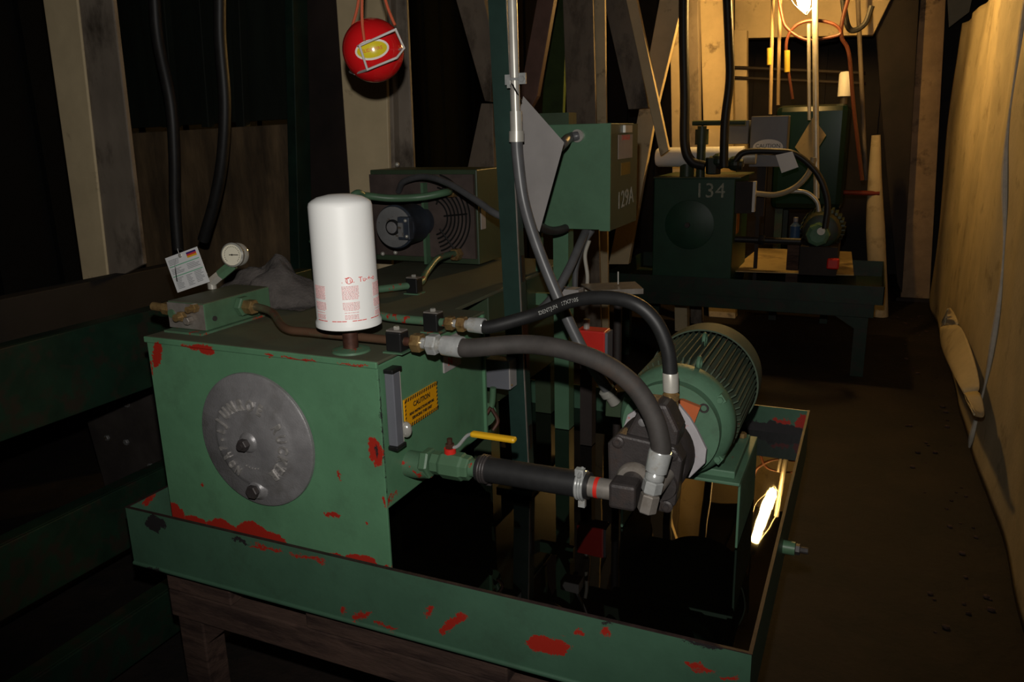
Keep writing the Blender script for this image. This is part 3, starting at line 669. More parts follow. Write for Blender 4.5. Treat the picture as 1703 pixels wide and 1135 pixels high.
MB().box((p.x, 2.28, p.z), (q.x, 2.34, q.z)).build('body', M_REDD, rb, bevel=.004)
MB().box((q.x-.002, 2.283, p.z+.004), (q.x+.008, 2.337, q.z-.004)).build('side_cover', M_GREYB, rb)
MB().cyl(V((p.x+.025, 2.31, q.z)), V((p.x+.025, 2.31, q.z+.03)), .010).build('connector', M_GALV, rb, smooth=True)
MB().box((p.x+.01, 2.29, .622), (p.x+.05, 2.33, p.z)).build('pedestal', M_DARK, rb)
ag = thing('angle_bracket', 'greasy steel angle shelf sticking out behind the arched black hose', 'bracket', at(1015, 485, 'y', 2.2))
b = MB(); p = [at(966, 474, 'y', 2.26), at(1056, 470, 'y', 2.26), at(1070, 482, 'y', 2.14), at(985, 485, 'y', 2.14)]
b.prism(p, (0, 0, .003)); b.prism([p[3], p[2], p[2]+V((0, 0, -.012)), p[3]+V((0, 0, -.012))], (0, .003, 0)); b.build('shelf', M_STEEL, ag)
MB().cyl(at(1028, 500, 'y', 2.2)-V((0, 0, .5)), at(1028, 476, 'y', 2.2), .012).build('leg', M_DARK, ag)
MB().cyl(at(1028, 473, 'y', 2.2), at(1028, 452, 'y', 2.2), .002, seg=8).build('stud', M_GALV, ag)
o = MB().box(at(928, 500, 'y', 2.25)-V((0, 0, 0)), at(962, 483, 'y', 2.25)+V((0, .05, 0))).build('terminal_box', M_GREYL, bevel=.003); tag(o, 'small dusty terminal box under the hanging conduits', 'terminal box')

# ================================================================ BALL VALVE AND SUCTION LINE
HY, HZ = 1.40, .922
bv = thing('ball_valve', 'green ball valve with yellow lever handle on the suction line at the tank side', 'valve', (-.80, HY, HZ-.03))
MB().tube([(TX1-.003, 1.40, .905), (-.87, 1.40, .905), (-.845, HY, .91)], .030, 18).build('inlet_boss', M_CHIPG, bv, smooth=True)
MB().hexn((-.857, HY, .913), (-.835, HY, .915), .034).build('union', M_GREEN, bv)
MB().lathe((-.835, HY, HZ-.004), (1, 0, 0), [(0, .022), (.004, .026), (.022, .026), (.026, .029), (.03, .031), (.075, .031), (.080, .028), (.092, .027), (.096, .025)], 8, phase=.5).build('body', M_GREEN, bv, bevel=.002)
MB().cyl((-.79, HY, HZ+.02), (-.79, HY, HZ+.036), .013).build('bonnet', M_REDD, bv, smooth=True)
MB().hexn((-.79, HY, HZ+.036), (-.79, HY, HZ+.046), .011).cyl((-.79, HY, HZ+.046), (-.79, HY, HZ+.058), .006, seg=12).build('stem_nut', M_RUST, bv)
h0 = at(784, 722, 'y', HY); h1 = at(858, 727, 'y', HY)
MB().tube([(-.79, HY, HZ+.040), (-.772, HY, HZ+.042), (h0.x-.008, HY, h0.z-.004), (h0.x+.02, HY, h0.z)], .004, 8, 6).build('lever', M_ZINC, bv, smooth=True)
b = MB().box((h0.x-.001, HY-.009, h0.z-.0055), (h1.x, HY+.009, h0.z+.0065)); b.build('handle_grip', M_YEL, bv, bevel=.005)
bp_ = thing('pipe_nipple', 'short chipped pipe nipple between the green ball valve and the suction hose', 'pipe', (-.73, HY, HZ))
MB().cyl((-.742, HY, HZ-.003), (-.71, HY, HZ), .0195).build('nipple', M_CHIPG, bp_, smooth=True)
sh = thing('suction_hose', 'straight black rubber suction hose between the ball valve and the pump', 'hose', (-.60, HY, HZ-.028))
MB().cyl((-.722, HY, HZ), (-.470, HY, HZ+.001), .0275, seg=32).build('rubber', M_RUB, sh, smooth=True)
def wormclamp(x, rot=0):
    b = MB()
    for k in range(3): b.torus((x+(k-1)*.006, HY, HZ), (1, 0, 0), .0285, .0032, 36, 8)
    d = V((0, math.cos(rot), math.sin(rot))); b.box(V((x, HY, HZ))+d*.036-V((.009, .007, .007)), V((x, HY, HZ))+d*.036+V((.009, .007, .007)))
    return b
wormclamp(-.706, -1.2).build('clamp', M_IRON, sh, smooth=True)
b = wormclamp(-.487, 1.9); b.box((-.492, HY-.01, HZ-.045), (-.478, HY+.0, HZ-.026)); b.cyl((-.484, HY-.03, HZ+.032), (-.484, HY-.005, HZ+.04), .004, seg=8); b.build('clamp', M_ZINC, sh, smooth=True)
el = thing('pipe_elbow', 'square bare metal pipe elbow with red-banded nipple screwed into the pump face', 'pipe elbow', (-.40, HY, HZ))
MB().cyl((-.478, HY, HZ), (-.415, HY, HZ), .021, seg=28).build('nipple', M_STEEL, el, smooth=True)
MB().cyl((-.458, HY, HZ), (-.450, HY, HZ), .0216, seg=28).build('red_band', M_REDD, el, smooth=True)
MB().box((-.424, HY-.026, HZ-.028), (-.370, HY+.026, HZ+.026)).cyl((-.395, HY+.02, HZ), (-.395, 1.47, HZ), .024, seg=28).build('body', M_IRON, el, bevel=.007)
MB().lathe((-.395, 1.45, HZ), (0, 1, 0), [(0, .034), (.006, .038), (.016, .038)], 32).build('collar', M_STEEL, el, smooth=True)

# ================================================================ PUMP
PX, PZ = -.376, .950
pm = thing('hydraulic_pump', 'dark cast iron hydraulic pump bolted to the front of the electric motor', 'pump', (PX, 1.5, .845))
b = MB()
def rot2(pts, y, an=-.10, c=(-.385, .935)):
    return [V((c[0]+(x*math.cos(an)-z*math.sin(an)), y, c[1]+(x*math.sin(an)+z*math.cos(an)))) for x, z in pts]
b.prism(rot2([(-.066, -.045), (-.045, -.078), (.062, -.078), (.078, -.055), (.080, .045), (.06, .072), (-.06, .072), (-.078, .045)], 1.475), (0, .05, 0))
b.build('front_cover', M_IRON, pm, bevel=.006)
b = MB().prism(rot2([(-.052, .05), (-.02, .145), (.03, .15), (.062, .10), (.062, .05)], 1.49), (0, .07, 0)); b.build('valve_lobe', M_IRON, pm, bevel=.008)
b = MB().lathe((PX-.005, 1.515, PZ-.005), (0, 1, 0), [(0, .078), (.01, .084), (.07, .084), (.085, .070), (.125, .062)], 36); b.build('body', M_IRON, pm, smooth=True)
for (x, z) in ((-.055, .055), (.058, .055), (.062, -.060), (-.05, -.062)):
    p = rot2([(x, z)], 1.475)[0]; MB().lathe(p, (0, -1, 0), [(0, .013), (.004, .013), (.006, .009)], 16).hexn(p-V((0, .006, 0)), p-V((0, .010, 0)), .0065).build('bolt', M_IRON, pm)
p = rot2([(-.012, .105)], 1.49)[0]; MB().lathe(p, (0, -1, 0), [(0, .009), (.006, .009), (.008, .006)], 16).build('plug', M_ALU, pm, smooth=True)
p = rot2([(.045, -.015)], 1.475)[0]; MB().lathe(p, (0, -1, 0), [(0, .034), (.008, .032)], 28).build('port_boss', M_IRON, pm, smooth=True)
# white paint flecked flange plate
b = MB(); pts = [(-.104, -.02), (-.085, .045), (-.05, .072), (.03, .084), (.056, .055), (.072, .030), (.094, -.012), (.092, -.045), (.06, -.085), (-.06, -.085)]
b.prism([V((PX+x, 1.635, PZ+z)) for x, z in pts], (0, .012, 0)); o = b.build('mounting_flange', M_GASK, pm, bevel=.002); o['label'] = 'white mounting flange flecked with red'
b = MB().lathe((PX, 1.647, PZ), (0, 1, 0), [(0, .060), (.05, .060)], 36); b.build('adapter', mat('maroon_adapter', (.12, .02, .015), .5), pm, smooth=True)

# ================================================================ MOTOR
mo = thing('electric_motor', 'large green finned electric motor on a bracket in the drip tray, driving the pump', 'electric motor', (PX, 1.95, .80))
b = MB().lathe((PX, 1.69, PZ), (0, 1, 0), [(0, .085), (0, .112), (.010, .113), (.014, .110), (.030, .112), (.045, .128), (.062, .135), (.085, .137), (.095, .132), (.12, .124)], 64, closed=True)
b.build('front_bell', M_MOTOR, mo, smooth=True)
b = MB().cyl((PX, 1.78, PZ), (PX, 2.13, PZ), .122, seg=64); b.build('frame', M_MOTORF, mo, smooth=True)
b = MB()
for k in range(56):
    a = 2*PI*k/56
    if abs(math.sin(a)+1) < .12: continue
    c, s_ = math.cos(a), math.sin(a); u = V((c, 0, s_)); tt = V((-s_, 0, c))*.0022; o_ = V((PX, 0, PZ))
    r0, r1 = .118, .140
    q = [o_+u*r0-tt+V((0, 1.795, 0)), o_+u*r0+tt+V((0, 1.795, 0)), o_+u*r1+tt*.7+V((0, 1.815, 0)), o_+u*r1-tt*.7+V((0, 1.815, 0))]
    q2 = [o_+u*r0-tt+V((0, 2.09, 0)), o_+u*r0+tt+V((0, 2.09, 0)), o_+u*r1+tt*.7+V((0, 2.09, 0)), o_+u*r1-tt*.7+V((0, 2.09, 0))]
    A = [b.b.verts.new(x) for x in q]; B = [b.b.verts.new(x) for x in q2]
    b.b.faces.new(A); b.b.faces.new(B[::-1])
    for i in range(4): b.b.faces.new((A[i], B[i], B[(i+1) % 4], A[(i+1) % 4]))
b.build('cooling_fins', M_MOTORF, mo)
b = MB().lathe((PX, 2.075, PZ), (0, 1, 0), [(0, .143), (0, .147), (.06, .147), (.10, .143), (.115, .12), (.115, 0)], 64, closed=False); b.build('fan_cowl', M_MOTORF, mo, smooth=True)
b = MB()
for (px, py) in ((1172, 565), (1163, 605)):
    p = at(px, py, 'y', 2.0 if py < 580 else 1.80); b.torus(p, (1, 0, 0), .014, .005, 20, 8)
b.build('lifting_eye', M_MOTOR, mo, smooth=True)
for a in (35, 100, 152, 215, 325):
    u = V((math.cos(math.radians(a)), 0, math.sin(math.radians(a)))); p = V((PX, 1.74, PZ))+u*.126
    MB().box(p-V((.010, .008, .010)), p+V((.010, .022, .010)), rot=Matrix.Rotation(-math.radians(a), 3, 'Y')).hexn(p+V((0, -.014, 0)), p+V((0, -.006, 0)), .008).build('tie_bolt', M_MOTOR, mo)
for a in (40, 140, 220, 320):
    u = V((math.cos(math.radians(a)), 0, math.sin(math.radians(a)))); p = V((PX, 1.69, PZ))+u*.098
    MB().torus(p, (0, 1, 0), .009, .0025, 18, 6).build('bolt_hole', M_IRON, mo, smooth=True)
MB().prism([(PX+.005, 1.672, PZ+.02), (PX+.055, 1.672, PZ+.02), (PX+.07, 1.672, PZ+.07), (PX+.03, 1.672, PZ+.082), (PX-.005, 1.672, PZ+.078)], (0, .014, 0)).build('coupling_guard', M_ADAPT, mo)
MB().box((PX-.13, 1.80, .803), (PX+.135, 2.06, .822)).build('foot', M_MOTOR, mo, bevel=.003)
MB().box((PX-.10, 1.83, .822), (PX+.10, 2.04, .85)).build('saddle', M_MOTOR, mo)
MB().hexn((PX+.118, 2.03, .822), (PX+.118, 2.03, .836), .011).build('bolt', M_BRASS, mo)
cbx = thing('motor_terminal_box', 'dusty green terminal box on the left flank of the electric motor', 'terminal box', (-.53, 1.88, .91))
MB().prism([at(1008, 656, 'y', 1.86), at(1050, 650, 'y', 1.86), at(1068, 665, 'y', 1.86), at(1072, 700, 'y', 1.86), at(1006, 693, 'y', 1.86)], (0, .10, 0)).build('body', M_OLIVE, cbx, bevel=.003)
q = at(1013, 655, 'y', 1.845)
dd = (at(1030, 680, 'y', 1.86)-at(1000, 632, 'y', 1.83)).normalized()
MB().lathe(q-dd*.016, dd, [(0, .018), (.003, .022), (.018, .022), (.02, .018), (.022, .015), (.048, .015)], 20).build('connector', M_CHROME, cbx, smooth=True)
mb = thing('motor_bracket', 'green bent steel bracket in the oil carrying the electric motor', 'bracket', (PX, 1.93, .622))
bx0, bx1 = PX-.145, -.226
MB().box((bx0, 1.78, .795), (bx1, 2.10, .803)).box((bx1-.006, 1.80, .622), (bx1, 2.10, .795)).box((bx0, 1.80, .622), (bx0+.006, 2.10, .795)).build('channel', M_MOTOR, mb, bevel=.002)
MB().box((bx0+.006, 1.80, .787), (bx1-.006, 1.806, .795)).build('lip', M_IRON, mb)

# ================================================================ BIG AND SMALL HOSE
def fitting_x(t, p, s, first_m=M_BRASS):
    """nut, nut, ferrule in a row along +x from p; returns the end"""
    x = p.x; y, z = p.y, p.z
    MB().cyl((x, y, z), (x+.02*s, y, z), .010*s).build('tube_end', M_RUST, t, smooth=True)
    MB().hexn((x+.018*s, y, z), (x+.042*s, y, z), .021*s).build('nut', first_m, t)
    MB().cyl((x+.042*s, y, z), (x+.056*s, y, z), .012*s).build('adapter', M_ZINC, t, smooth=True)
    MB().hexn((x+.056*s, y, z), (x+.080*s, y, z), .023*s).build('nut', M_ZINC if s > .9 else M_BRASS, t)
    MB().lathe((x+.080*s, y, z), (1, 0, 0), [(0, .013*s), (.010*s, .015*s), (.012*s, .021*s), (.055*s, .0225*s), (.058*s, .021*s)], 24).build('ferrule', M_ZINC, t, smooth=True)
    return V((x+.136*s, y, z))
hb = thing('pressure_hose', 'thick dusty grey-brown hydraulic hose curving from the nearest clamp down to the pump front', 'hose', c1)
e = fitting_x(hb, c1+V((.02, 0, 0)), 1.0)
path = [e+V((-.01, 0, 0)), e+V((.02, 0, .0)), at(870, 573, 'y', 1.42), at(935, 581, 'y', 1.42), at(1000, 603, 'y', 1.42), at(1052, 640, 'y', 1.41), at(1085, 690, 'y', 1.40), at(1098, 735, 'y', 1.39), at(1098, 765, 'y', 1.385)]
MB().tube(path, .0195, 24, 10).build('rubber', M_RUBG, hb, smooth=True)
q0, q1 = at(1099, 750, 'y', 1.386), at(1077, 842, 'y', 1.375); dd = (q1-q0).normalized(); LL = (q1-q0).length
MB().lathe(q0, dd, [(0, .0215), (.002, .0225), (LL*.36, .0215), (LL*.38, .017)], 14).build('ferrule', M_ZINC, hb, smooth=True)
MB().lathe(q0+dd*LL*.38, dd, [(0, .015), (LL*.05, .0185), (LL*.12, .0185), (LL*.15, .015)], 24).build('shoulder', M_ZINC, hb, smooth=True)
MB().hexn(q0+dd*LL*.53, q0+dd*LL*.75, .0200).build('nut', M_ZINC, hb)
MB().cyl(q0+dd*LL*.74, q0+dd*LL*.80, .014).hexn(q0+dd*LL*.78, q1+dd*.012, .0190).build('elbow', M_STEEL, hb)
qq = q0+dd*LL*.86; MB().cyl(qq, V((qq.x+.012, 1.475, qq.z+.01)), .014).build('port_adapter', M_STEEL, hb, smooth=True)
hs = thing('return_hose', 'thinner black hydraulic hose with pale print arching from the second clamp to the pump top', 'hose', c2)
e = fitting_x(hs, c2+V((.02, 0, 0)), .82)
spath = [e+V((-.008, 0, 0)), e+V((.02, 0, 0)), at(895, 522, 'y', 1.59), at(950, 501, 'y', 1.58), at(1005, 495, 'y', 1.57), at(1055, 505, 'y', 1.56), at(1090, 535, 'y', 1.56), at(1110, 580, 'y', 1.56), at(1115, 625, 'y', 1.56)]
MB().tube(spath, .0152, 20, 10).build('rubber', M_RUB, hs, smooth=True)
SP = smooth(spath, 10)
def along(P, s0):
    acc = 0
    for a_, b_ in zip(P, P[1:]):
        l = (b_-a_).length
        if acc+l >= s0: t_ = (b_-a_).normalized(); return a_+(b_-a_)*((s0-acc)/l), t_
        acc += l
    return P[-1], (P[-1]-P[-2]).normalized()
def hose_text(s0, tw=-.15):
    def f(x, y, z):
        p, t_ = along(SP, s0+x); side_ = (CAM-p); side_ = (side_-t_*side_.dot(t_)).normalized(); up = side_.cross(t_)
        if up.z < 0: up = -up
        a_ = y/.0152+tw; return p+(side_*math.cos(a_)+up*math.sin(a_))*(.0153+z)
    return f
b = MB(); b.text('IDENTJUN', .012, hose_text(.175, .0), .0003); b.text('17X7105', .012, hose_text(.235, .0), .0003)
b.build('printing', mat('pale_hose_print', (.30, .30, .28), .6), hs)
q0, q1 = at(1115, 620, 'y', 1.56), at(1117, 700, 'y', 1.56); dd = (q1-q0).normalized(); LL = (q1-q0).length
MB().lathe(q0, dd, [(0, .0155), (.002, .0165), (LL*.38, .0165), (LL*.40, .012)], 24).build('ferrule', M_GALV, hs, smooth=True)
MB().lathe(q0+dd*LL*.40, dd, [(0, .012), (LL*.05, .0175), (LL*.14, .0175), (LL*.2, .012)], 24).build('collar', M_BRASS, hs, smooth=True)
MB().hexn(q0+dd*LL*.55, q0+dd*LL*.78, .015).cyl(q0+dd*LL*.75, q1+dd*.02, .010).build('nut', M_BRASS, hs)

# ================================================================ RED FIRE BALL ON THE COLUMN
fb = thing('fire_extinguishing_ball', 'shiny red fire extinguishing ball with yellow oval label, hanging before a cream column', 'fire extinguisher', (0, 0, 0))
bc = at(621, 84, 'y', 1.75); fb.location = bc; fb['_o'] = tuple(bc)
BR = .0755
MB().sphere(bc, BR, 48).build('ball', M_REDP, fb, smooth=True)
vd = (CAM-bc).normalized(); ru = V((0, 0, 1)).cross(vd).normalized(); up = vd.cross(ru)
if ru.x < 0: ru = -ru; 
up = vd.cross(ru); up = up if up.z > 0 else -up
def onball(x, y, h=0, an=.20, c=(-.003, .002)):
    X = c[0]+x*math.cos(an)-y*math.sin(an); Yy = c[1]+x*math.sin(an)+y*math.cos(an)
    d_ = vd*math.sqrt(max(0, 1-(X*X+Yy*Yy)/BR**2))*BR+ru*X+up*Yy; return bc+d_.normalized()*(BR+h)
def oval(rx, ry, h):
    b = MB(); N = 28; rings = []
    for k in range(1, 5): rings.append([b.b.verts.new(onball(rx*k/4*math.cos(2*PI*i/N), ry*k/4*math.sin(2*PI*i/N), h)) for i in range(N)])
    cc = b.b.verts.new(onball(0, 0, h))
    for i in range(N): b.b.faces.new((cc, rings[0][i], rings[0][(i+1) % N]))
    for a_, b_ in zip(rings, rings[1:]):
        for i in range(N): b.b.faces.new((a_[i], b_[i], b_[(i+1) % N], a_[(i+1) % N]))
    lo = [b.b.verts.new(onball(rx*math.cos(2*PI*i/N), ry*math.sin(2*PI*i/N), -.0005)) for i in range(N)]
    for i in range(N): b.b.faces.new((rings[-1][i], lo[i], lo[(i+1) % N], rings[-1][(i+1) % N]))
    return b
lb = oval(.041, .023, .0004).build('label', mat('label_white', (.75, .70, .62), .2), fb, smooth=True); lb['label'] = 'oval yellow label with white edge'
oval(.036, .018, .0008).build('label_field', mat('label_yellow', (.62, .50, .02), .2), lb, smooth=True)
MB().text('ELIDE FIRE', .011, lambda x, y, z: onball(x, y, .0009+z), .0003).build('lettering', M_REDD, lb)
cg = MB()
def sc(px, py, dy=0): return at(px, py, 'y', 1.66+dy)
fr = [sc(576, 85, .14), sc(598, 76), sc(658, 49, .02), sc(672, 80, .05), sc(660, 96, .03), sc(611, 116), sc(590, 123, .06)]
cg.tube([fr[0], fr[1], fr[2]], .0028, 8, 1); cg.tube([fr[2], fr[3], fr[4]], .0028, 8, 1); cg.tube([fr[4], fr[5], fr[6]], .0028, 8, 1); cg.tube([fr[1], fr[5]], .0028, 8, 1)
cg.tube([fr[6], sc(582, 118, .16), sc(600, 105, .18), sc(640, 90, .19), sc(672, 80, .05)], .0028, 8, 6); cg.tube([fr[0], sc(600, 70, .18), sc(640, 55, .18), sc(658, 49, .02)], .0028, 8, 6)
cg.build('wire_cage', mat('white_wire', (.55, .52, .50), .4), fb, smooth=True)
def pstrap(pts, y): return MB().tube([at(x, y_, 'y', y) for x, y_ in pts], .0035, 8, 6)
pstrap([(584, 50), (594, 14), (600, -30), (605, -80)], 1.74).build('strap', M_CORDR, fb, smooth=True)
pstrap([(606, 68), (602, 30), (603, -30), (606, -80)], 1.67).build('strap', M_CORDR, fb, smooth=True)
pstrap([(657, 42), (650, 26), (641, 0), (620, -80)], 1.70).build('strap', M_CORDR, fb, smooth=True)
MB().torus(at(605, -84, 'y', 1.70), (0, 1, 0), .012, .003, 20, 8).tube([at(605, -92, 'y', 1.70), V((at(605, -92, 'y', 1.70).x, 1.70, 3.49))], .003, 8).build('hook', M_GALV, fb, smooth=True)

# ================================================================ COLUMNS AND BRACES
def slab(px, y, depth, m, name, label, cat='column', kind=None, group=None, bevel=.004, part=None, down=True):
    pts = [at(a_, b_, 'y', y) for a_, b_ in px]; new_ = list(pts); n_ = len(px)
    for i, (a_, b_) in enumerate(px):            # members run on out of the picture: up to the ceiling, columns down to the floor
        for up_, lim in ((True, 3.49), (False, 0.0)):
            if (up_ and b_ < 0) or (not up_ and down and b_ >= 280 and ('column' in name or 'flange' in name or name in ('web', 'shaft', 'steel_angle', 'steel_post'))):
                for k in (i-1, (i+1) % n_):
                    if (px[k][1] > b_+60) if up_ else (px[k][1] < b_-60):
                        d_ = pts[i]-pts[k]
                        if (lim-pts[i].z)*d_.z > 0: new_[i] = pts[i]+d_*((lim-pts[i].z)/d_.z)
                        break
    pts = new_
    o = MB().prism(pts, (0, depth, 0)).build(name, m, part, bevel=bevel)
    if part is None: tag(o, label, cat, group, kind)
    return o
def ext(p, q, z):            # extend the pixel line p->q on a plane y to height z: helper for column ends
    return p
# left cream column
col = thing('steel_column', 'cream painted steel column at the far left with a grey side face', 'column', at(155, 450, 'y', 2.1))
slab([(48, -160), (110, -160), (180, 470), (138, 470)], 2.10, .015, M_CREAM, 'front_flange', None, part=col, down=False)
slab([(110, -160), (168, -160), (238, 440), (180, 470)], 2.108, .02, M_CREAMD, 'web', None, part=col, down=False)  # side face's shade is put into the darker paint
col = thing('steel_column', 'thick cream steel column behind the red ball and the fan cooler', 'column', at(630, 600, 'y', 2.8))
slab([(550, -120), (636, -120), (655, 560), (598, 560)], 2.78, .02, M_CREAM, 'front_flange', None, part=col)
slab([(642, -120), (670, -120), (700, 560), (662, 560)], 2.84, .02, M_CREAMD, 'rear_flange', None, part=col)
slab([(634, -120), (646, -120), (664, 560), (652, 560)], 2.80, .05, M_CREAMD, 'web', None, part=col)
col = thing('steel_column', 'grey fronted steel column behind the control box with one lamp-lit flange', 'column', at(975, 520, 'y', 5.0))
slab([(933, -80), (984, -80), (1000, 560), (955, 560)], 5.0, .03, M_CREAMD, 'front_flange', None, part=col)  # front made dimmer than the lamp-lit flange by its darker paint
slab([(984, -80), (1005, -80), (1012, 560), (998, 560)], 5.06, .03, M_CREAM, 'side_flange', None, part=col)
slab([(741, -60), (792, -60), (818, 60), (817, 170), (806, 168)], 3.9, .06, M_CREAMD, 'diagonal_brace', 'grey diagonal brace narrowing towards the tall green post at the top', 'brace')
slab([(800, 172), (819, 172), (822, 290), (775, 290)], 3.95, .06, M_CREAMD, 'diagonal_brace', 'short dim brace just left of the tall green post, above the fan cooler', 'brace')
slab([(900, -40), (928, -40), (893, 160), (866, 210), (862, 170)], 4.1, .05, mat('brown_brace', (.12, .065, .05), .65, var=.3), 'diagonal_brace', 'brown diagonal brace leaning right beside the galvanised conduit', 'brace')
slab([(912, -40), (945, -40), (935, 215), (900, 215)], 5.6, .05, mat('mossy_green_post', (.035, .065, .012), .6, var=.4), 'steel_post', 'mossy green post between the brown brace and the grey fronted column', 'post')
o1 = slab([(990, -60), (1035, -60), (1078, 180), (1045, 182)], 5.3, .06, M_CREAMD, 'diagonal_brace', 'broad grey diagonal brace right of the grey fronted column', 'brace')
slab([(1028, -60), (1046, -60), (1112, 250), (1098, 260)], 5.25, .05, M_CREAM, 'diagonal_brace', 'narrow lamp-lit diagonal brace running down to the right in the crossing pair', 'brace')
slab([(1108, -60), (1150, -60), (1090, 190), (1045, 440), (1012, 440), (1050, 250)], 5.5, .06, M_CREAM, 'diagonal_brace', 'wide lamp-lit diagonal brace running down to the left behind the control box', 'brace')
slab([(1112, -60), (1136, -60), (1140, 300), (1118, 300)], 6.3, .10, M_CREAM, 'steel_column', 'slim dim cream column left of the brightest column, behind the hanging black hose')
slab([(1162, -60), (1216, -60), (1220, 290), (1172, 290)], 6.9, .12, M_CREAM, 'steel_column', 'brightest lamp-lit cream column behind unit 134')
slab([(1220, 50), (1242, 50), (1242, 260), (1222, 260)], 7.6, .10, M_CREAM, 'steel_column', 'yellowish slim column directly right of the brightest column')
slab([(1142, -60), (1160, -60), (1164, 300), (1146, 300)], 6.6, .10, M_CREAMD, 'steel_column', 'shadowed column between two hanging black hoses')  # its shadow is put into the darker column paint
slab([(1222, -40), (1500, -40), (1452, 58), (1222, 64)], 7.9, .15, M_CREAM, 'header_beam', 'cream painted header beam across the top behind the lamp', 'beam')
# dim steel on the left
slab([(482, -120), (562, -120), (590, 520), (500, 520)], 3.1, .05, M_DARK, 'steel_column', 'dark grimy column between the stained panel and the cream column with the red ball')
slab([(470, -120), (484, -120), (500, 520), (484, 520)], 2.95, .10, M_DKG, 'steel_angle', 'dark green steel angle along the right edge of the stained panel', 'angle')
slab([(214, 222), (482, 206), (505, 760), (262, 760)], 3.3, .03, M_WOOD, 'stained_panel', 'brown streaked sheet panel at the left with a rusty upper edge', 'panel')
slab([(150, -120), (482, -120), (482, 198), (212, 214)], 3.45, .03, M_CLAD, 'cladding_sheet', 'dark green cladding sheet above the brown streaked panel', 'sheet')
for i, (a_, b_) in enumerate((((240, 262), (268, 290)), ((310, 322), (335, 347)), ((378, 392), (392, 406)))):
    slab([(a_[0], -120), (a_[1], -120), (b_[1], 212), (b_[0], 212)], 3.38, .05, M_CLAD, 'cladding_rib', 'dark vertical rib on the cladding sheet, %s of three' % ('leftmost', 'middle', 'rightmost')[i], 'rib', group='ribs on the dark cladding sheet')
for pts, lab in (([(252, -60), (262, 60), (284, 170), (290, 260), (291, 340), (296, 415)], 'black hanging hose in front of the left end of the stained panel'),
                 ([(362, -60), (366, 60), (374, 170), (370, 260), (358, 330), (338, 400)], 'dark hanging hose curving left in front of the stained panel')):
    o = MB().tube(hang([at(x, y, 'y', 2.55) for x, y in pts]), .024, 14, 8).build('hanging_hose', M_RUB, smooth=True); tag(o, lab, 'hose')
# channels along the left
def ybeam(name, label, x, z0, z1, y0, y1, m, fl=.07, t=.012):
    b = MB(); b.box((x-.012, y0, z0), (x, y1, z1)); b.box((x-fl, y0, z1-t), (x-.012, y1, z1)); b.box((x-fl, y0, z0), (x-.012, y1, z0+t))
    o = b.build(name, m, bevel=.003); tag(o, label, 'beam'); return o
ybeam('steel_beam', 'dark brown horizontal beam, topmost of the beams at the left', -2.55, .93, at(0, 492, 'x', -2.62).z, .2, 2.5, mat('sooty_brown_steel', (.009, .007, .006), .7, var=.4))
ybeam('channel_beam', 'dark green channel beam running back at tank height on the left', -2.2, .80, 1.062, .2, 2.75, M_DKG2)
ybeam('channel_beam', 'dark green channel beam at mid height on the left, below the tank-height beam', -2.2, .28, .50, .2, 2.9, M_DKG2)
ybeam('channel_beam', 'lowest dark green channel beam at the left, near the floor', -1.95, .06, .22, .2, 2.9, M_DKG2)
slab([(-60, 690), (60, 672), (140, 640), (140, 668), (60, 706), (-60, 730)], 1.9, .04, M_BEAM, 'wood_plank', 'brown wooden plank end below the tank-height beam at the left', 'plank')
gp = thing('gusset_plate', 'dark grey bolted gusset plate below the green channel beam left of the tank', 'plate', at(200, 740, 'y', 2.1))
slab([(130, 650), (250, 610), (300, 900), (210, 940)], 2.3, .012, mat('dim_grey_plate', (.05, .042, .038), .6, var=.3), 'plate', None, part=gp)
for (x, y) in ((208, 660), (213, 672), (120+60, 728), (212, 735), (252, 775)):
    p = at(x, y, 'y', 2.3); MB().hexn(p, p-V((0, .014, 0)), .014).build('bolt', M_GPLATE, gp)

# right side: tarp, columns
def TX(y, fz): return .61+.009*math.sin(y*9+fz*1.4)*fz+.03*math.sin(y*2.1+1-fz)*(.35+.65*fz)+.004*math.sin(y*23+fz*3)*fz+.03*mn.noise(V((y*1.6, fz*2.2, 0)))-.03*(1-fz)
b = MB(); ny, nz = 150, 50; g = []
for j in range(ny+1):
    row = []
    for k in range(nz+1):
        y = 2.4+5.65*j/ny; fz = k/nz; zt_ = 2.42+.02*math.sin(y*3)
        x = TX(y, fz)
        row.append(b.b.verts.new((x, y, .012+fz*zt_)))
    g.append(row)
for j in range(ny):
    for k in range(nz): b.b.faces.new((g[j][k], g[j+1][k], g[j+1][k+1], g[j][k+1]))
tp_ = thing('tarpaulin', 'tall creased canvas tarpaulin hanging as a wall along the right of the aisle', 'tarpaulin', (.6, 5, 0))
sheet = b.build('sheet', M_TARP, tp_, smooth=True)
sheet.modifiers.new('thick', 'SOLIDIFY').thickness = .006
P = []
for (sx, sy) in ((1712, -20), (1703, 75), (1692, 180), (1682, 286), (1674, 390), (1664, 500), (1650, 600), (1638, 670), (1629, 725), (1624, 748)):
    p = at(sx, sy, 'x', .595); P.append(V((TX(p.y, p.z/2.42)-.010, p.y, max(p.z, .02))))
MB().tube(P, lambda t_: .011+.006*math.sin(t_*23), 8, 4).build('seam', M_SEAM, tp_, smooth=True)
b = MB(); Lf = [(1579, 514), (1563, 545), (1562, 575), (1584, 622), (1608, 660), (1626, 688)]; Rf = [(1582, 512), (1598, 540), (1612, 575), (1624, 612), (1632, 650), (1640, 695)]
gq = []
for q in range(6):
    a_, c_ = at(*Lf[q], 'x', .47), at(*Rf[q], 'x', .53); row = []
    for r_ in range(7): t_ = r_/6; row.append(b.b.verts.new(a_.lerp(c_, t_)+V((-.045*math.sin(PI*t_)*math.sin(PI*(q+.4)/6.5), 0, 0))))
    gq.append(row)
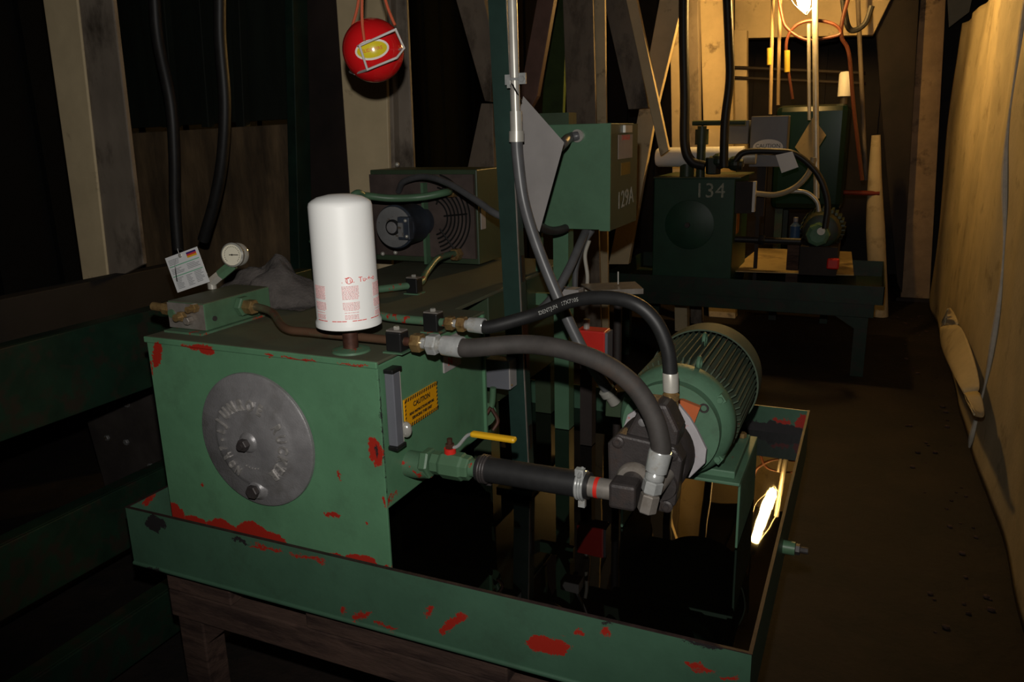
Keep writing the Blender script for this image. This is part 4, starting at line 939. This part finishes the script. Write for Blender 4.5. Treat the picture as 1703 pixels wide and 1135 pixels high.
for q in range(5):
    for r_ in range(6): b.b.faces.new((gq[q][r_], gq[q+1][r_], gq[q+1][r_+1], gq[q][r_+1]))
fo = b.build('curled_flap', M_TARP, tp_, smooth=True, subsurf=2); fo.modifiers.new('thick', 'SOLIDIFY').thickness = .008
cr = thing('steel_column', 'brownish cream column at the right, beside the edge of the tarpaulin', 'column', at(1522, 495, 'y', 8.2))
slab([(1536, -60), (1576, -60), (1570, 60), (1546, 492), (1498, 492), (1526, 60)], 8.15, .10, mat('brown_cream_paint', (.30, .21, .13), .65, var=.25, second=(.05, .03, .02), sthr=(.56, .66), sscale=3), 'shaft', None, part=cr)
MB().box((at(1490, 496, 'z', .02).x, 8.1, .0), (at(1552, 496, 'z', .02).x, 8.35, .03)).build('base_plate', M_DARK, cr)
slab([(1448, -60), (1532, -60), (1512, 300), (1500, 488), (1492, 470), (1470, 240)], 8.0, .08, M_DARK, 'leaning_beam', 'broad dark beam tapering down, left of the brownish cream column', 'beam')
slab([(1572, -60), (1630, -60), (1612, 20), (1578, 46)], 8.8, .05, M_CREAM, 'cream_sheet', 'bright cream sheet visible above the tarpaulin top edge', 'sheet')
b = MB(); P = [at(1457, 225, 'y', 7.4), at(1455, 300, 'y', 7.4), at(1456, 380, 'y', 7.4), at(1460, 470, 'y', 7.4), at(1462, 530, 'y', 7.4)]
b.tube(P, lambda t_: .035+.04*min(1, t_*2), 14, 6); o = b.build('wrapped_bundle', M_TARP, smooth=True); tag(o, 'pale wrapped bundle hanging beside the broad dark beam at the back', 'bundle')
o = MB().cyl(at(1398, 320, 'y', 7.3), at(1462, 322, 'y', 7.36), .02).build('pipe', mat('dull_red_pipe', (.16, .02, .012), .5), smooth=True); tag(o, 'short red pipe end in front of the pale wrapped bundle', 'pipe')
# debris at the foot of the tarpaulin
b = MB(); rr = random.Random(4)
for k in range(70):
    y = rr.uniform(2.6, 7.5); x = .50-rr.random()**2*.22; s_ = rr.uniform(.004, .013); b.sphere((x, y, s_*.5), s_, 6, (1.3, 1, .6))
for v_ in b.b.verts: v_.co += V((rr.uniform(-1, 1), rr.uniform(-1, 1), rr.uniform(-.3, .3)))*.002
o = b.build('rubble', M_BEAM); tag(o, 'brown crumbs of dirt and rubble strewn along the foot of the tarpaulin', 'rubble', kind='stuff')

# ================================================================ UNIT 134 IN THE BACKGROUND
ty = 5.45
tb = thing('drip_table', 'dark green raised drip table on legs carrying unit 134 at the back', 'table', (-.65, 5.9, 0))
xL, xR, zR, zA = -1.72, .13, .615, .40
b = MB(); b.box((xL, ty, .50), (xR, ty+.006, zR)); b.box((xL, 6.5, .50), (xR, 6.506, zR)); b.box((xL, ty, .50), (xL+.006, 6.5, zR)); b.box((xR-.006, ty, .50), (xR, 6.5, zR)); b.box((xL, ty, .495), (xR, 6.506, .50))
b.build('pan', M_DKG2, tb)
MB().box((xL+.05, ty+.03, zA), (xR-.05, ty+.08, .495)).build('rail', M_DKG2, tb, bevel=.003)
MB().box((xL+.05, 6.4, zA), (xR-.05, 6.45, .495)).build('rail', M_DKG2, tb, bevel=.003)
MB().prism([(xR-.14, ty+.035, zA), (xR-.28, ty+.035, zA), (xR-.14, ty+.035, zA-.09)], (0, .02, 0)).build('gusset', M_DKG2, tb)
for (x, y) in ((xR-.16, ty+.03), (xL+.1, ty+.03), (xR-.16, 6.38), (xL+.1, 6.38)): MB().box((x, y, 0), (x+.08, y+.06, zA)).build('leg', M_DKG2, tb)
t4 = thing('hydraulic_tank', 'dark green hydraulic tank chalked 134 on the drip table at the back', 'tank', (-1.1, 5.8, .50))
MB().box((-1.385, 5.50, .501), (-.835, 6.15, 1.285)).build('shell', mat('tank134_green', (.010, .048, .026), .45, var=.25), t4, bevel=.006)
MB().box((-1.39, 5.495, 1.285), (-.80, 6.16, 1.293)).build('top_plate', M_OLIVE, t4)
MB().text('134', .14, lambda x, y, z: V((-1.0+x, 5.50-z, 1.20+y)), .002).build('chalk_number', mat('chalk_134', (.30, .32, .27), .9, var=.5, vscale=100), t4)
MB().lathe((-1.13, 5.50, .97), (0, -1, 0), [(0, .17), (.003, .17), (.005, .165), (.0052, .0)], 48).build('cover', mat('cover134', (.010, .046, .026), .45), t4, smooth=True)
MB().hexn((-1.14, 5.484, .97), (-1.14, 5.465, .97), .02).build('bolt', M_IRON, t4)
p, q = at(1243, 355, 'y', 5.55), at(1256, 302, 'y', 5.55)
lg = MB().box((-.835, 5.54, p.z), (q.x-.012, 5.60, q.z)).build('level_gauge', M_DARK, t4)
MB().box((q.x-.012, 5.54, p.z+.01), (q.x+.006, 5.60, q.z)).build('glass', M_TAG, lg)
MB().box((-.834, 5.62, .90), (-.831, 5.75, 1.16)).build('sticker', mat('amber_sticker', (.30, .12, .01), .5), t4)
f4 = thing('oil_filter', 'white filter canister lying level over the tank of unit 134', 'oil filter', (-1.1, 5.6, 1.40))
fa, fb_ = at(1090, 262, 'y', 5.6), at(1245, 264, 'y', 5.6)
zf = fa.z
MB().lathe((fa.x, 5.62, zf), (1, 0, 0), [(0, .02), (.004, .055), (.02, .066), (.60, .068)], 36).build('can', M_WHITE, f4, smooth=True)
MB().cyl((fa.x+.60, 5.62, zf), (fa.x+.68, 5.62, zf), .05).build('head', M_GALV, f4, smooth=True)
MB().cyl((fa.x+.22, 5.62, 1.293), (fa.x+.22, 5.62, zf), .05, seg=14).build('support', M_OLIVE, f4, smooth=True)
v4 = thing('stop_valve', 'dark green valve with a crossbar before the lying white canister', 'valve', at(1165, 285, 'y', 5.5))
a_ = at(1165, 285, 'y', 5.52); c_ = at(1162, 210, 'y', 5.52)
MB().cyl(V((a_.x, 5.52, 1.293)), V((a_.x, 5.52, c_.z)), .03).cyl(V((a_.x, 5.52, c_.z-.12)), V((a_.x, 5.52, c_.z-.02)), .045, seg=10).build('body', M_OLIVE, v4, smooth=True)
MB().cyl(at(1152, 205, 'y', 5.52), at(1240, 204, 'y', 5.52), .017).build('crossbar', M_OLIVE, v4, smooth=True)
MB().cyl(at(1180, 268, 'y', 5.5), at(1235, 274, 'y', 5.5), .035).sphere(at(1196, 268, 'y', 5.5), .055, 14).sphere(at(1222, 272, 'y', 5.5), .05, 14).hexn(at(1186, 290, 'y', 5.5), at(1186, 262, 'y', 5.5), .05).build('valve_cluster', M_DKG2, v4)
for pts, lab, y, r, mm in (([(1138, -60), (1137, 60), (1139, 160), (1139, 240), (1150, 268), (1172, 276)], 'black hose dropping to the valve of unit 134, left of the two', 5.45, .032, M_RUB),
                       ([(1208, -60), (1212, 60), (1214, 130), (1206, 200), (1204, 262), (1204, 278)], 'black hose dropping in front of the brightest column, right of the two', 5.4, .028, M_RUB),
                       ([(1222, 268), (1240, 253), (1290, 252), (1325, 258), (1360, 290), (1376, 335), (1372, 380)], 'black hose curving from the valve of unit 134 down to its small pump', 5.47, .020, M_RUB),
                       ([(1256, 322), (1290, 324), (1322, 312), (1345, 288), (1353, 262)], 'pale flexible conduit sweeping up from the tank of unit 134', 5.6, .019, mat('pale_conduit', (.30, .26, .18), .5)),
                       ([(1310, 318), (1340, 320), (1358, 335), (1362, 352)], 'short pale conduit curving down to the small motor of unit 134', 5.62, .014, M_GALV)):
    o = MB().tube(hang([at(x, yy, 'y', y) for x, yy in pts]), r, 12, 8).build('hose' if mm is M_RUB else 'flexible_conduit', mm, smooth=True); tag(o, lab, 'hose' if mm is M_RUB else 'flexible conduit')
gb = thing('grey_switch_box', 'grey switch box with an oval white label at unit 134', 'electrical box', at(1278, 280, 'y', 5.72))
p, q = at(1245, 278, 'y', 5.72), at(1312, 192, 'y', 5.72)
MB().box((p.x, 5.72, p.z), (q.x, 5.86, q.z)).build('body', M_GREYB, gb, bevel=.005)
c_ = at(1277, 245, 'y', 5.715); b = MB(); b.prism([c_+V((.098*math.cos(a), 0, .052*math.sin(a))) for a in [2*PI*i/28 for i in range(28)]], (0, -.004, 0)); lo = b.build('oval_label', M_TAG, gb)
MB().text('CAUTION', .036, lambda x, y, z: c_+V((x, -.0045-z, y+.008)), .001).build('lettering', M_INK, lo)
MB().box((p.x+.04, 5.86, 1.0), (p.x+.10, 5.90, q.z-.05)).build('bracket', M_DARK, gb)
MB().box((p.x+.05, 5.86, .501), (p.x+.075, 5.885, 1.0)).build('post', M_DARK, gb)
o = MB().box(at(1205, 240, 'y', 5.75), at(1246, 200, 'y', 5.75)+V((0, .1, 0))).build('small_grey_box', M_GREYB, bevel=.004); tag(o, 'small dim grey box left of the grey switch box', 'electrical box')
tq = [at(x, y, 'y', 5.453) for x, y in ((1290, 258), (1318, 252), (1328, 278), (1300, 288))]
o = MB().prism(tq, (0, -.004, 0)).build('hang_tag', M_TAG); tag(o, 'faded paper tag hanging on the hose below the grey switch box', 'tag')
bd = [at(x, y, 'z', .62) for x, y in ((1213, 452), (1262, 414), (1416, 420), (1420, 459))]
bo = MB().prism(bd, (0, 0, .006)).build('cardboard_sheet', M_CARD); tag(bo, 'oil stained cardboard sheet on the drip table beside the 134 tank', 'cardboard')
pm4 = thing('electric_motor', 'small green electric motor and pump on the drip table of unit 134', 'electric motor', at(1365, 440, 'z', .63))
mc = at(1365, 385, 'y', 5.75)
b = MB().lathe((mc.x, 5.75, mc.z), (0, 1, 0), [(0, .08), (.01, .11), (.05, .125), (.30, .13), (.34, .11)], 32); b.build('frame', M_DKG2, pm4, smooth=True)
b = MB()
for k in range(28):
    a = 2*PI*k/28; u = V((math.cos(a), 0, math.sin(a))); b.box(V((mc.x, 5.84, mc.z))+u*.13-V((.004, 0, .004)), V((mc.x, 6.05, mc.z))+u*.145+V((.004, 0, .004)))
b.build('cooling_fins', M_OLIVE, pm4)
MB().lathe((mc.x-.01, 5.60, mc.z-.01), (0, 1, 0), [(0, .05), (.01, .075), (.08, .08), (.15, .06)], 8).build('pump_body', mat('pump_green', (.08, .17, .11), .25), pm4, bevel=.006)
MB().box((mc.x-.12, 5.70, .626), (mc.x+.12, 6.1, mc.z-.10)).build('base', M_DARK, pm4)
MB().cyl((mc.x+.01, 5.60, mc.z+.02), (mc.x+.01, 5.585, mc.z+.02), .025).build('port', M_GALV, pm4, smooth=True)
p, q = at(1374, 448, 'y', 5.58), at(1396, 432, 'y', 5.58); o = MB().box(p, q+V((0, .06, 0))).build('red_cloth', M_REDD, bevel=.01); tag(o, 'small red cloth in front of the small green motor', 'cloth')
bt = thing('spray_bottle', 'small blue bottle beside the small green motor of unit 134', 'bottle', at(1321, 405, 'y', 5.9))
q = at(1321, 402, 'y', 5.9)
MB().lathe(q, (0, 0, 1), [(0, .032), (.004, .036), (.11, .036), (.13, .018), (.14, .014)], 20).build('body', mat('blue_plastic', (.05, .10, .20), .3), bt, smooth=True)
MB().cyl(q+V((0, 0, .14)), q+V((0, 0, .17)), .016).build('cap', M_GREYL, bt, smooth=True)
bb = MB().box((q.x-.04, 5.86, .501), (q.x+.04, 5.94, q.z)).build('wood_block', M_BEAM); tag(bb, 'dark block under the small blue bottle', 'block')
o = MB().cyl(at(1222, 398, 'y', 5.62), at(1332, 402, 'y', 5.62), .022).hexn(at(1262, 399, 'y', 5.62), at(1272, 400, 'y', 5.62), .036).build('suction_hose', M_RUB, smooth=True); tag(o, 'dark suction pipe between the 134 tank and the small motor', 'pipe')
# big rear tank with small white filter
bt = thing('rear_tank', 'glossy dark green rounded tank standing at the very back', 'tank', (-.48, 7.2, 0))
p, q = at(1290, 178, 'y', 6.9), at(1414, 172, 'y', 6.9)
MB().box((p.x, 6.9, .95), (q.x, 7.6, q.z)).build('shell', mat('glossy_green', (.0035, .014, .012), .22, var=.1, spec=.12), bt, bevel=.05)
for (x, y) in ((p.x+.04, 6.95), (q.x-.1, 6.95), (p.x+.04, 7.45), (q.x-.1, 7.45)): MB().box((x, y, 0), (x+.06, y+.06, .97)).build('leg', M_DKG2, bt)
f5 = thing('oil_filter', 'tiny white oil filter standing on the glossy rear tank', 'oil filter', (q.x-.05, 7.1, q.z))
MB().cyl((q.x-.055, 7.1, q.z), (q.x-.055, 7.1, q.z+.06), .03).build('stem', M_IRON, f5, smooth=True)
MB().lathe((q.x-.055, 7.1, q.z+.06), (0, 0, 1), [(0, .05), (.17, .05), (.185, .04), (.19, 0)], 24).build('can', M_WHITE, f5, smooth=True)
d4 = [at(1352, 195, 'y', 6.15), at(1374, 225, 'y', 6.15), at(1345, 272, 'y', 6.15), at(1322, 245, 'y', 6.15)]
o = MB().prism(d4, (0, .004, 0)).build('diamond_sign', M_CARD); tag(o, 'small tan diamond shaped sheet on the conduit behind unit 134', 'sign')
o = MB().cyl(at(1358, 330, 'y', 6.12), at(1355, -60, 'y', 6.12), .020).cyl(at(1346, 200, 'y', 6.12), at(1345, 40, 'y', 6.12), .012).build('rigid_conduit', M_GALV, smooth=True); tag(o, 'galvanised conduit standing behind unit 134 under the lamp', 'conduit')
for i, (x0, x1, y1, yy, lab) in enumerate(((1280, 1281, 190, 6.3, 'left one of two thin vertical conduits behind the grey switch box'), (1290, 1294, 175, 6.3, 'right one of two thin vertical conduits behind the grey switch box'))):
    o = MB().cyl(V((at(x0, -60, 'y', yy).x, yy, 3.49)), at(x1, y1, 'y', yy), .013).build('thin_conduit', mat('brassy_conduit%d' % i, (.30, .22, .12), .5), smooth=True); tag(o, lab, 'conduit')
for (x, y0, y1, lab) in ((1280, 80, 108, 'yellow wrap on the left thin conduit'), (1309, 84, 120, 'yellow sleeve hanging right of the two thin conduits')):
    o = MB().cyl(at(x, y0, 'y', 6.3 if x < 1300 else 6.2), at(x, y1, 'y', 6.3 if x < 1300 else 6.2), .02).build('yellow_sleeve', mat('sleeve_yellow', (.45, .33, .04), .5), smooth=True); tag(o, lab, 'sleeve')
o = MB().tube(hang([at(x, y, 'y', 6.2) for x, y in ((1290, -60), (1300, 25), (1312, 50), (1340, 66), (1370, 64), (1398, 56), (1386, 40), (1350, 34), (1322, 44), (1308, 70), (1310, 110), (1318, 165))]), .011, 8, 8).build('extension_cord', M_CORDO, smooth=True); tag(o, 'orange extension cord looped under the lamp and dropping left', 'cord')
o = MB().tube(hang([at(x, y, 'y', 6.4) for x, y in ((1425, -60), (1402, 30), (1400, 62), (1412, 90), (1420, 180), (1434, 300))]), .014, 8, 8).build('extension_cord', M_CORDO, smooth=True); tag(o, 'orange red cord hanging down past the glossy rear tank', 'cord')
o = MB().tube(hang([at(x, y, 'y', 6.5) for x, y in ((1398, -60), (1405, 20), (1415, 50), (1438, 40), (1450, 10))]), .020, 8, 8).build('dark_cable', M_RUB, smooth=True); tag(o, 'dark cable drooping near the top right of the lamp', 'cable')
for (x0, x1, lab) in ((1424, 1440, 'tall thin pipe standing right of the glossy rear tank'),):
    o = MB().cyl(at(x0, -60, 'y', 7.5), at(x1, 300, 'y', 7.5), .018).build('thin_pipe', M_CREAMD, smooth=True); tag(o, lab, 'pipe')
for i in range(2):
    o = MB().cyl(at(1215, 112+17*i, 'y', 7.586), at(1440, 122+17*i, 'y', 7.586), .014).build('level_pipe', M_DARK, smooth=True); tag(o, ('upper', 'lower')[i]+' of two level dark pipes crossing behind the lamp conduit', 'pipe')

# ================================================================ THE LAMP
lp = thing('hanging_lamp', 'bright warm bulb hanging at the top over the back aisle', 'lamp', LAMP)
lb0 = at(1348, 20, 'y', 5.95)
m, nt, bs = nodes('bulb_glow'); bs.inputs['Base Color'].default_value = (1, .9, .7, 1)
bs.inputs['Emission Color'].default_value = (*WARM, 1); bs.inputs['Emission Strength'].default_value = 290
lb0 = lb0+V((-.03, 0, 0)); LA = V((-.24, 0, 1)).normalized()
MB().lathe(lb0, LA, [(0, .002), (.015, .026), (.05, .040), (.14, .044), (.24, .042), (.34, .036), (.44, .032), (.48, .030)], 24).build('bulb', m, lp, smooth=True)
MB().cyl(lb0+LA*.48, lb0+LA*.60, .035).cyl(lb0+LA*.60, V((lb0.x-.14, lb0.y, 3.5)), .006, seg=8).build('socket', M_BLACK, lp, smooth=True)
b = MB()
for k in range(4):
    a = k*PI/2+.4; d_ = V((math.cos(a), math.sin(a), 0)); b.tube([lb0+LA*.47+d_*.04, lb0+LA*.25+d_*.10, lb0+LA*.08+d_*.08, lb0-LA*.02], .003, 6, 6)
b.build('guard', M_GALV, lp, smooth=True)

for o in bpy.data.objects:
    if '_o' in o: del o['_o']
